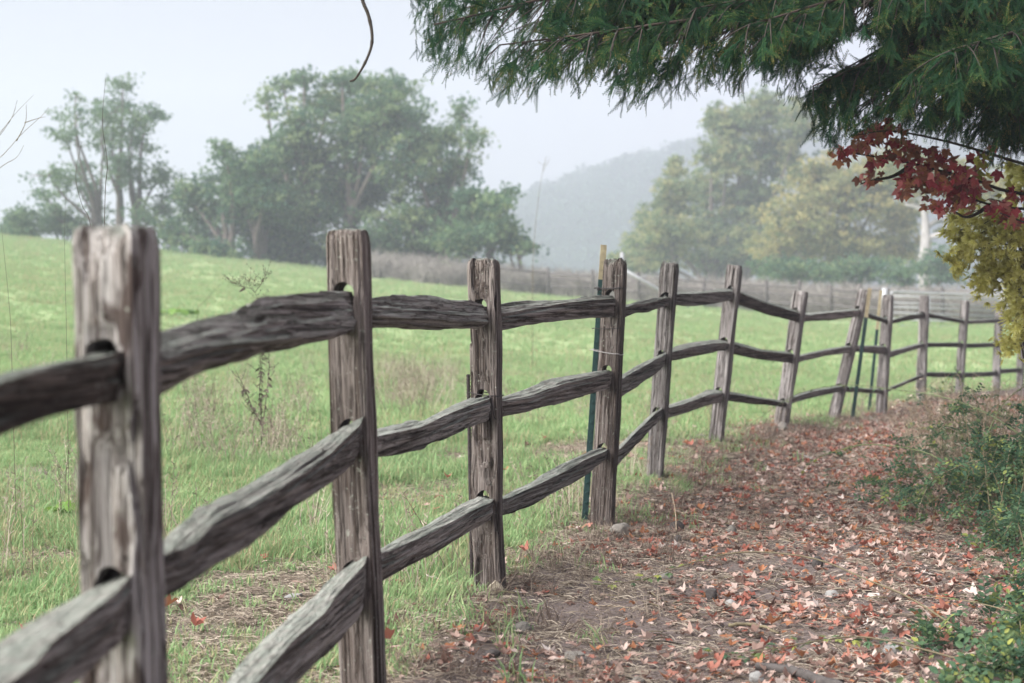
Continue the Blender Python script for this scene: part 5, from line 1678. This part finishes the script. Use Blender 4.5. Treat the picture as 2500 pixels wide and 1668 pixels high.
# ------------------------------------------------------------------ stones, sticks
def stone(name, label, u, v, wpx, hpx, mat, seed, squash=.75, boxy=False, cat='stone', group='stones on the ground', tilt=0.0, sink=.25):
    # distance where the ray to the foot of the stone meets the ground
    rr_ = ray(u, v + hpx * .35)
    d = 3.0
    while d < 60 and CAMZ + rr_.z * d > gz(rr_.x * d, d): d += .02
    px = d / F
    bm = bmesh.new()
    if boxy:
        bmesh.ops.create_cube(bm, size=1.5); bmesh.ops.subdivide_edges(bm, edges=bm.edges[:], cuts=4, use_grid_fill=True)
    else:
        bmesh.ops.create_icosphere(bm, subdivisions=4, radius=1)
    for q in bm.verts:
        n_ = q.co.normalized()
        if boxy: q.co = q.co.lerp(n_ * 1.0, .30)
        q.co *= 1 + .22 * noise.noise(n_ * 1.3 + Vector((seed, 0, 0))) + .09 * noise.noise(n_ * 3.4 + Vector((0, seed, 0))) + .03 * noise.noise(n_ * 9)
    me = bpy.data.meshes.new(name); bm.to_mesh(me); bm.free()
    me.polygons.foreach_set('use_smooth', np.full(len(me.polygons), not boxy))
    hz_ = hpx * px * .5
    o = link(name, me, M[mat])
    o.matrix_basis = Matrix.LocRotScale(Vector((rr_.x * d, d, gz(rr_.x * d, d) + hz_ * (1 - sink))), Euler((0, tilt, seed)), Vector((wpx * px * .5, wpx * px * .5 * squash, hz_)))
    tag(o, label, cat, group)
    return o


stone('stone', 'smooth grey oval stone between the second and third posts', 1276, 1535, 54, 32, 'stone', 1.1)
stone('stone', 'largest angular grey stone at the bottom of the path', 1404, 1612, 66, 40, 'stone', 2.2, boxy=True)
stone('stone', 'small rounded grey stone beside a trailing bramble tip', 1622, 1411, 40, 28, 'stone', 3.3)
stone('stone', 'dark square-edged stone on bare soil in the middle of the path', 1737, 1455, 40, 40, 'stone_dark', 4.4, boxy=True)
stone('stone', 'pale flat stone just beyond the dark square-edged stone', 1783, 1478, 30, 24, 'stone_pale', 5.5)
stone('stone', 'grey rock half buried against the foot of the ragged-topped post', 1517, 1298, 52, 38, 'stone', 6.6)
stone('stone', 'rounded tan stone among leaves on the far half of the path', 1786, 1297, 32, 26, 'stone', 7.7)
stone('stone', 'grey stone cut by the bottom of the picture near a dark branch', 1847, 1660, 40, 36, 'stone_pale', 8.8)
stone('stone', 'low grey stone cut by the bottom of the picture right of the angular stone', 1557, 1665, 36, 24, 'stone', 9.9)
stone('stone', 'dark grey flattened stone at the foot of the grass near the second post', 1201, 1598, 46, 22, 'stone_dark', 10.1)
stone('stone', 'bluish white stone lying among leaves at lower right', 2180, 1592, 58, 38, 'stone_pale', 11.2, boxy=True)
stone('stone', 'small pale stone in the leaves left of the arching bramble', 2032, 1455, 34, 26, 'stone_pale', 12.3)
stone('stone', 'dark lump of stone under the arching bramble cane', 1996, 1378, 32, 36, 'stone_dark', 13.4)
stone('stone', 'round pale rock at the foot of the seventh post', 1911, 1045, 30, 28, 'stone', 14.5)
stone('stone', 'low grey stone left of the sixth post foot', 1708, 1068, 30, 16, 'stone', 15.6)
stone('soil_clod', 'dark clod of soil behind the pale upright stalk', 1652, 1290, 42, 34, 'stone_dark', 16.7, cat='clod', group='clods on the path')
stone('soil_clod', 'small black clod below the pale upright stalk', 1655, 1318, 22, 22, 'stone_dark', 17.8, cat='clod', group='clods on the path')
stone('stone_slab', 'tan splinter of slab leaning at the foot of the third large post', 1212, 1440, 44, 34, 'stone_tan', 18.9, squash=.3, boxy=True, tilt=.75, cat='slab', group=None)
stone('plank_piece', 'flat grey piece of old board lying in the grass behind the low rail', 716, 1465, 78, 16, 'stone_pale', 20.2, squash=.45, boxy=True, cat='board', group=None, sink=-.3)


def on_ground(u, v, lift=.006):
    rr_ = ray(u, v); d = 3.0
    while d < 60 and CAMZ + rr_.z * d > gz(rr_.x * d, d) + lift: d += .02
    return Vector((rr_.x * d, d, gz(rr_.x * d, d) + lift))


def stick(label, px, r0, mat, group='sticks on the ground', name='stick'):
    pts = [on_ground(u, v, r0) for u, v in px]
    pts = curve_pts(pts, 18)
    sd_ = px[0][0] * .13
    pts = [p + Vector((0, 0, abs(noise.noise(Vector((k * .35, sd_, 0)))) * .012)) for k, p in enumerate(pts)]
    mb = MB(); mb.tube(pts, [r0 * (1 - .45 * k / 17) * (1 + .15 * noise.noise(Vector((k * .8, sd_, 4)))) for k in range(18)], 7)
    return tag(mb.build(name, M[mat]), label, 'stick', group)


stick('long pale straight stem slanting across the leaves beyond the ragged-topped post', [(1802, 1326), (1700, 1270), (1610, 1236), (1527, 1217)], .006, 'dead_stem')
stick('curved brown stick on the leaves in the middle of the path', [(1779, 1532), (1830, 1528), (1870, 1537), (1901, 1548)], .008, 'cane')
stick('dark broken branch at the bottom of the picture right of the path', [(2060, 1690), (2000, 1664), (1930, 1640), (1847, 1629)], .024, 'stone_dark')
stick('thin straw stem lying on bare soil in front of the dark square-edged stone', [(1452, 1481), (1515, 1483), (1574, 1491)], .003, 'dead_stem')
stick('grey stick on the ground beyond the bend of the fence', [(1949, 1108), (1995, 1128), (2057, 1155)], .010, 'stone_pale')
stick('pale stick lying below the far posts near the green stakes', [(2124, 1021), (2150, 1036), (2182, 1056)], .014, 'stone_pale')
stick('long thin straw trailing down from the grass beside the second post', [(980, 1434), (1040, 1490), (1120, 1573)], .003, 'dead_stem')
mb = MB(); a_ = on_ground(1651, 1302); b_ = P(1640, 1203, a_.y + .1)
mb.tube(curve_pts([a_, a_.lerp(b_, .5) + Vector((.008, 0, 0)), b_], 8), [.004 - .0002 * k for k in range(8)], 5)
tag(mb.build('dry_stalk', M['dead_stem']), 'single pale dry stalk standing upright on the path', 'stalk')

# ------------------------------------------------------------------ brambles
def oval_leaf(mb, c, dv, nrm, s, tint, w=.55):
    dv = dv.normalized(); sd_ = dv.cross(nrm).normalized() * s * w * .5; up_ = sd_.cross(dv).normalized()
    V = [c, c + dv * s * .35 + sd_ + up_ * s * .06, c + dv * s * .72 + sd_ * .72 + up_ * s * .03, c + dv * s - up_ * s * .08, c + dv * s * .72 - sd_ * .72 + up_ * s * .03, c + dv * s * .35 - sd_ + up_ * s * .06, c + dv * s * .5]
    mb.add([tuple(q) for q in V], [(0, 1, 6), (1, 2, 6), (2, 3, 6), (3, 4, 6), (4, 5, 6), (5, 0, 6)], (), tint)


def cane(label, pts3, r0, nleaf, seed, leaf=(.022, .038), mat='cane', tint=(.3, .75), start=.0):
    rr_ = random.Random(seed)
    pts = curve_pts(pts3, 36)
    root = empty('bramble_cane', pts[0])
    mb = MB(); mb.tube(pts, [r0 * (1 - .65 * k / 35) for k in range(36)], 6)
    mb.build('stem', M[mat], root)
    for k in range(nleaf):
        f = start + (1 - start) * (k + rr_.random() * .8) / nleaf; i = min(int(f * 35), 34)
        t = (pts[i + 1] - pts[i]).normalized(); sd_ = t.cross(Vector((0, 0, 1))).normalized() * rr_.choice((-1, 1))
        lm = MB(); base = pts[i]
        dv0 = (sd_ * rr_.uniform(.4, 1) + t * rr_.uniform(-.2, .5) + Vector((0, 0, rr_.uniform(-.5, .6)))).normalized()
        s = rr_.uniform(*leaf); st = base + dv0 * s * .6
        lm.tube([base, st], .0008, 3, tint=.2, cap=False)
        tn = rr_.uniform(*tint)
        for q in (-1, 0, 1):
            d3 = (dv0 + dv0.cross(Vector((0, 0, 1))).normalized() * q * .9 + Vector((0, 0, -.25))).normalized()
            oval_leaf(lm, st, d3, Vector((rr_.uniform(-.4, .4), rr_.uniform(-.4, .4), 1)), s * (1 if q == 0 else .8), tn)
        lm.build('leaf', M['bramble'], root, smooth=False)
    tag(root, label, 'bramble', 'arching bramble canes')
    return root


cane('long bramble cane arching from the right edge to the low rail of the fence', [P(2620, 1140, 9.0), P(2500, 1067, 9.6), P(2399, 1004, 10.8), P(2287, 966, 12.5), P(2182, 951, 14.5), P(2060, 940, 15.6), P(1960, 958, 15.4), P(1895, 992, 14.9), P(1812, 1052, 14.5)], .006, 34, 1, mat='cane_green', tint=(.3, .8), start=.35)
cane('bramble cane curving low over the brown weeds beyond the bend', [P(2420, 1210, 9.2), P(2340, 1155, 9.7), P(2272, 1110, 10.2), P(2194, 1091, 10.6), P(2106, 1086, 11), P(2042, 1101, 11.1), P(1985, 1124, 11.1), P(1960, 1150, 11.1)], .005, 26, 2, mat='cane_green')
cane('long brown bramble cane arching over the leaves in the middle of the path', [P(2400, 1580, 5.9), P(2341, 1537, 6.1), P(2218, 1458, 6.5), P(2120, 1417, 6.7), P(2000, 1367, 7.0), P(1881, 1349, 7.2), P(1796, 1350, 7.3), P(1728, 1363, 7.3), P(1642, 1390, 7.2), P(1574, 1414, 7.2), P(1500, 1425, 7.15), P(1440, 1428, 7.15)], .0045, 20, 3, start=.66, tint=(.55, .95))
cane('bramble cane trailing along the bottom of the path among green leaves', [P(2420, 1640, 5.5), P(2341, 1610, 5.6), P(2194, 1571, 5.8), P(2096, 1555, 5.9), P(1998, 1565, 5.85), P(1881, 1585, 5.8), P(1796, 1595, 5.8), P(1690, 1600, 5.8)], .004, 34, 4, start=.2, tint=(.35, .95))
cane('short brown bramble cane above the yellow-green leaves at the right edge', [P(2600, 1540, 5.9), P(2500, 1502, 6.2), P(2365, 1468, 6.5), P(2243, 1453, 6.6)], .004, 8, 5, start=.2, tint=(.5, .9))
cane('pale bramble cane crossing upward at the right edge below the fence end', [P(2380, 1170, 9.8), P(2400, 1090, 10.0), P(2440, 1000, 10.2), P(2490, 950, 10.4), P(2560, 920, 10.5)], .005, 20, 6, mat='cane_green', leaf=(.02, .034))

# bramble thicket on the right
bush = empty('bramble_bush', (2.7, 8.2, gz(2.7, 8.2)))
tag(bush, 'dense low bramble bush with small dark green leaves right of the path', 'bush')
protos = []
for s in range(5):
    rr_ = random.Random(230 + s); lm = MB()
    lm.tube([(0, 0, 0), (.03, 0, .004), (.07, 0, -.004)], [.0016, .0013, .0008], 3, tint=.1, cap=False)
    for k in range(7):
        f = .012 * k; sd_ = 1 if k % 2 else -1
        oval_leaf(lm, Vector((f, 0, 0)), Vector((.6, sd_ * 1.0, rr_.uniform(-.3, .4))), Vector((rr_.uniform(-.4, .4), rr_.uniform(-.4, .4), 1)), rr_.uniform(.020, .032), min(1, max(0, rr_.gauss(.42, .16))))
    pm = lm.mesh('leaf_spray', False); pm.materials.append(M['bramble']); protos.append(pm)


def bush_fill(root, n, hubs, seed, per=3):
    rr_ = random.Random(seed); sp, sr, ss = [], [], []
    sm = MB()
    for k in range(n):
        x0, y0, rad, h = rr_.choice(hubs)
        a = rr_.uniform(0, 6.28); L_ = rad * rr_.uniform(.5, 1.25); hh = h * rr_.uniform(.45, 1.15)
        b = Vector((x0 + rr_.gauss(0, rad * .35), y0 + rr_.gauss(0, rad * .35), 0)); b.z = gz(b.x, b.y) - .02
        e = Vector((b.x + math.cos(a) * L_, b.y + math.sin(a) * L_, 0)); e.z = gz(e.x, e.y) + hh * rr_.uniform(.05, .8)
        m = b.lerp(e, .5); m.z = b.z + hh
        pts = curve_pts([b, b.lerp(m, .6) + Vector((0, 0, hh * .25)), m, e], 12)
        sm.tube(pts, [.0036 - .0002 * q for q in range(12)], 4, cap=False)
        for q in range(2, 12):
            t = (pts[min(q + 1, 11)] - pts[q - 1]).normalized()
            for j in range(per):
                dv = (t * rr_.uniform(.1, .8) + Vector((rr_.gauss(0, .8), rr_.gauss(0, .8), rr_.gauss(.1, .5)))).normalized()
                sp.append(pts[q] + Vector((rr_.gauss(0, .012), rr_.gauss(0, .012), rr_.gauss(0, .012)))); sr.append(tuple(aim(dv, rr_.uniform(-.8, .8)))); ss.append(rr_.uniform(.7, 1.3))
    sm.build('stem', M['cane'], root)
    tag(scatter('foliage', sp, sr, ss, protos, M['bramble'], root), kind='stuff')


bush_fill(bush, 135, [(2.85, 9.6, .40, .52), (2.74, 8.1, .30, .44), (2.85, 8.5, .45, .62), (3.1, 8.0, .5, .62), (2.78, 8.9, .32, .48), (2.9, 9.4, .5, .6), (2.8, 7.7, .3, .42)], 3, 2)
low = empty('bramble_patch', (1.55, 5.35, gz(1.55, 5.35)))
tag(low, 'low patch of green bramble leaves in the bottom corner right of the path', 'bramble')
bush_fill(low, 34, [(1.25, 4.95, .25, .05), (1.55, 5.9, .3, .08), (1.62, 5.3, .24, .14), (1.72, 5.6, .22, .20), (1.5, 5.1, .18, .10), (1.95, 5.9, .25, .22), (1.35, 5.05, .15, .07)], 4, 2)
thin = empty('bramble_patch', (1.95, 9.3, gz(1.95, 9.3)))
tag(thin, 'thin sprawl of bramble shoots creeping over leaves left of the dense bush', 'bramble')
bush_fill(thin, 66, [(3.6, 13.2, .6, .55), (3.3, 11.0, .5, .6), (2.85, 10.6, .45, .42), (3.1, 11.6, .5, .5), (3.4, 12.5, .6, .5), (2.75, 11.2, .4, .3), (2.4, 9.0, .3, .20), (2.45, 9.7, .35, .28), (2.4, 10.2, .35, .2), (2.5, 8.6, .25, .2)], 5, 1)

side = empty('bramble_patch', (2.1, 6.7, gz(2.1, 6.7)))
tag(side, 'loose trailing bramble shoots at the right edge between bush and bottom corner', 'bramble')
bush_fill(side, 30, [(2.05, 6.5, .22, .16), (2.2, 7.0, .22, .25), (1.95, 6.1, .2, .12), (2.3, 7.4, .25, .3)], 6, 1)
# brown dead weeds below the far posts
wr = random.Random(15)
weeds = []
for k, (u, v, dd, hpx) in enumerate([(2240, 1075, 13.2, 120), (2280, 1060, 13.6, 150), (2310, 1085, 12.6, 140), (2350, 1070, 13.0, 160), (2400, 1085, 12.2, 150), (2440, 1060, 13.0, 150), (2270, 1110, 12.2, 110), (2380, 1110, 11.6, 130), (2470, 1100, 11.8, 170), (2330, 1030, 14.5, 110), (2420, 1025, 14.8, 120), (2300, 1150, 10.9, 110), (2350, 1140, 11.0, 130), (2410, 1150, 10.8, 140), (2460, 1140, 11.0, 150), (2260, 1140, 11.3, 90), (2440, 1180, 10.3, 140)]):
    b = P(u, v, dd); b.z = gz(b.x, b.y)
    root = empty('dead_weed', b)
    mb = MB(); hh = 1.25 * hpx * dd / F
    for s in range(20):
        a = wr.uniform(0, 6.28); sp_ = wr.uniform(.05, .5) * hh
        p0 = b + Vector((wr.gauss(0, .08), wr.gauss(0, .08), -.03)); t = p0 + Vector((math.cos(a) * sp_, math.sin(a) * sp_, hh * wr.uniform(.5, 1.1)))
        mb.tube([p0, p0.lerp(t, .5) + Vector((0, 0, .04)), t], [.003, .0024, .001], 4, cap=False)
        for q in range(7):
            c = p0.lerp(t, wr.uniform(.35, 1)); a2 = wr.uniform(0, 6.28)
            mb.tube([c, c + Vector((math.cos(a2) * .05, math.sin(a2) * .05, .035))], [.0016, .0008], 3, cap=False)
    mb.build('stem', M['cane' if k % 3 else 'dead_stem'], root)
    lm = MB()
    for q in range(90):
        c = b + Vector((wr.gauss(0, .16), wr.gauss(0, .14), wr.uniform(.03, hh * .95)))
        oval_leaf(lm, c, Vector((wr.gauss(0, 1), wr.gauss(0, 1), wr.gauss(-.3, .6))), Vector((wr.gauss(0, 1), wr.gauss(0, 1), 1)), wr.uniform(.02, .045), wr.random(), .4)
    lm.build('leaf', M['straw'], root, smooth=False)
    tag(root, 'brown dead weed clump with many thin stems below the far fence posts', 'weed', 'dead weeds below the far posts')

# ------------------------------------------------------------------ meadow weeds
def weed(name, label, px, d, r0=.003, seed=0, sidebr=10, mat='dark_stem', leaves=6, brl=.10, cat='weed'):
    rr_ = random.Random(seed)
    root = empty(name, (0, 0, 0))
    st = MB(); lv = MB()
    for s, line in enumerate(px):
        pts = curve_pts([P(u, v, d + s * .05) for u, v in line], 22)
        if s == 0:
            pts[0].z = gz(pts[0].x, pts[0].y) - .02; root.location = pts[0]
        st.tube(pts, [r0 * (1 - .7 * k / 21) for k in range(22)], 5)
        for k in range(sidebr):
            i = rr_.randrange(5, 21); a = rr_.uniform(0, 6.28); L_ = brl * rr_.uniform(.3, 1.0)
            e = pts[i] + Vector((math.cos(a) * L_, math.sin(a) * L_, L_ * rr_.uniform(.3, 1.1)))
            st.tube([pts[i], pts[i].lerp(e, .5) + Vector((0, 0, -.01)), e], [r0 * .45, r0 * .35, r0 * .25], 4, cap=False)
            for q in range(2):
                c = pts[i].lerp(e, rr_.uniform(.4, 1)); st.tube([c, c + Vector((0, 0, .007))], [.0032, .002], 5)
        for k in range(leaves):
            i = rr_.randrange(3, 16); a = rr_.uniform(0, 6.28)
            oval_leaf(lv, pts[i], Vector((math.cos(a), math.sin(a), -.7)), Vector((rr_.gauss(0, 1), rr_.gauss(0, 1), .6)), rr_.uniform(.03, .06), rr_.random(), .35)
    st.build('stem', M[mat], root)
    if lv.n: lv.build('leaf', M['dark_stem'], root, smooth=False)
    tag(root, label, cat)
    return root


weed('dock_stalk', 'dark dry weed stalk with withered leaves standing below the top rail', [[(636, 1110), (642, 1040), (650, 970), (657, 900), (655, 850)], [(640, 1040), (634, 960), (637, 890), (633, 862)], [(640, 1040), (618, 1000), (598, 950), (575, 905)]], 12.2, .0052, 1, 12, leaves=26, brl=.10)
weed('branched_weed', 'wispy branched dry weed rising above the top rail before the far trees', [[(636, 1105), (640, 900), (636, 760), (622, 715), (600, 668)], [(622, 715), (640, 690), (652, 664)], [(618, 705), (590, 700), (572, 690)]], 12.6, .0026, 2, 22, leaves=2, brl=.12)
weed('bent_weed', 'single slanting dry stem in the meadow left of the branched weed', [[(480, 752), (500, 735), (525, 708), (550, 685)]], 26, .004, 3, 2, mat='cane', leaves=0)
weed('tall_stem', 'tall thin bare stem rising above the pale near post into the sky', [[(250, 1480), (254, 900), (256, 500), (262, 400), (250, 300), (258, 190)]], 7.2, .0022, 4, 0, leaves=0)
weed('tall_stem', 'curved thin bare stem left of the straight one above the pale near post', [[(235, 1480), (230, 800), (222, 560), (200, 500), (185, 430), (200, 345)]], 7.4, .0020, 5, 0, leaves=0)
weed('grass_stem', 'thin dark stem rising in the meadow at the left edge', [[(40, 1300), (28, 850), (22, 740), (8, 600), (2, 540)]], 8.5, .0016, 6, 0, leaves=0)
weed('grass_stem', 'thin upright stem just left of the pale near post', [[(168, 1200), (162, 800), (158, 600), (160, 480)]], 9, .0014, 7, 0, leaves=0)
weed('grass_stem', 'leaning thin stem behind the second post low in the meadow', [[(735, 1090), (748, 1010), (765, 940), (778, 905)]], 13, .0022, 8, 3, mat='cane', leaves=0)
weed('tall_stem', 'faint tall bare stem in the haze left of the cream-tipped stake', [[(1300, 720), (1303, 600), (1318, 460), (1332, 385)]], 30, .006, 9, 5, mat='cane', leaves=0, brl=.3)

# bare sapling beyond the left edge: its twigs reach into the sky
sap = empty('bare_sapling', (-3.5, 9.5, gz(-3.5, 9.5)))
mb = MB(); b = Vector((-3.5, 9.5, gz(-3.5, 9.5) - .2))
top = P(-120, 480, 9.5)
mb.tube(curve_pts([b, b.lerp(top, .5) + Vector((-.05, 0, 0)), top], 10), [.03 - .0022 * k for k in range(10)], 6)
mb.build('trunk', M['twig'], sap)
for ln_ in [[(-120, 480), (0, 325), (40, 275), (82, 232)], [(-60, 400), (0, 330), (30, 285), (42, 245)], [(-120, 480), (0, 385), (50, 330), (105, 280), (118, 262)], [(40, 345), (62, 300), (64, 255)], [(-100, 500), (0, 410), (40, 385), (58, 355)], [(60, 300), (90, 290), (112, 285)]]:
    mb = MB(); mb.tube(curve_pts([P(u, v, 9.5) for u, v in ln_], 12), [.0028 - .00018 * k for k in range(12)], 4); mb.build('twig', M['cane'], sap)
tag(sap, 'bare sapling whose thin twigs reach in from the left edge', 'sapling')


def broad_plant(label, u, v, n, size, seed, lift=.02, spread=.08):
    rr_ = random.Random(seed); c = on_ground(u, v, 0)
    root = empty('broadleaf_weed', c)
    for k in range(n):
        a = rr_.uniform(0, 6.28); q = spread * math.sqrt(rr_.random())
        lf = MB(); b = c + Vector((math.cos(a) * q, math.sin(a) * q, lift + rr_.uniform(0, .05)))
        R_, S_ = 5, 14; s = size * rr_.uniform(.6, 1.1)
        tl = Euler((rr_.gauss(.35, .25), rr_.gauss(0, .25), rr_.uniform(0, 6.28))).to_matrix()
        V = [(0, 0, 0)]; F3, F4 = [], []
        for i in range(1, R_ + 1):
            for j in range(S_):
                th = 2 * math.pi * j / S_ ; rad = s * .5 * i / R_ * (1 + .07 * math.sin(th * 7)) * (1 - .35 * math.exp(-((th - math.pi) / .25) ** 2))
                V.append((rad * math.sin(th), rad * math.cos(th), s * (.10 * math.sin(th * 3.5 + k) * (i / R_) ** 2 - .14 * (i / R_) ** 2)))
        for j in range(S_): F3.append((0, 1 + j, 1 + (j + 1) % S_))
        for i in range(R_ - 1):
            for j in range(S_):
                F4.append((1 + i * S_ + j, 1 + (i + 1) * S_ + j, 1 + (i + 1) * S_ + (j + 1) % S_, 1 + i * S_ + (j + 1) % S_))
        V = [tuple(tl @ Vector(q) + b) for q in V]
        lf.add(V, F3, F4, rr_.uniform(.2, .9))
        lf.tube([c, b], .002, 4, tint=.5)
        lf.build('leaf', M['broadleaf'], root)
    tag(root, label, 'weed', 'broad-leaved weeds in the meadow')


broad_plant('large bright green crinkled leaf left of the pale near post', 140, 1285, 4, .20, 1, .05)
broad_plant('bright green leafy weed clump just right of the pale near post top', 430, 772, 9, .30, 2, .10, .5)
broad_plant('small dark green rosette on the worn patch below the top rail', 525, 1088, 7, .12, 3, .02, .15)
broad_plant('small green rosette at the left edge on straw', 45, 1305, 5, .05, 4, .01, .06)

# ------------------------------------------------------------------ haze
bm = bmesh.new(); bmesh.ops.create_cube(bm, size=1.0)
me = bpy.data.meshes.new('haze'); bm.to_mesh(me); bm.free()
hz_top = 122.0
hm, N, L = new_mat('pale_haze')
pv = N.new('ShaderNodeVolumePrincipled')
pv.inputs['Color'].default_value = (0.64, 0.68, 0.79, 1)
pv.inputs['Density'].default_value = 0.0016
pv.inputs['Anisotropy'].default_value = 0.0
pv.inputs['Density Attribute'].default_value = ''
ho = N.new('ShaderNodeOutputMaterial'); L.new(pv.outputs[0], ho.inputs['Volume'])
haze = link('haze', me, hm)
haze.location = (0, 416, (hz_top - 2.4) / 2); haze.scale = (1740, 900, hz_top + 2.4)
tag(haze, kind='stuff')
print('hill top', HZ.max())
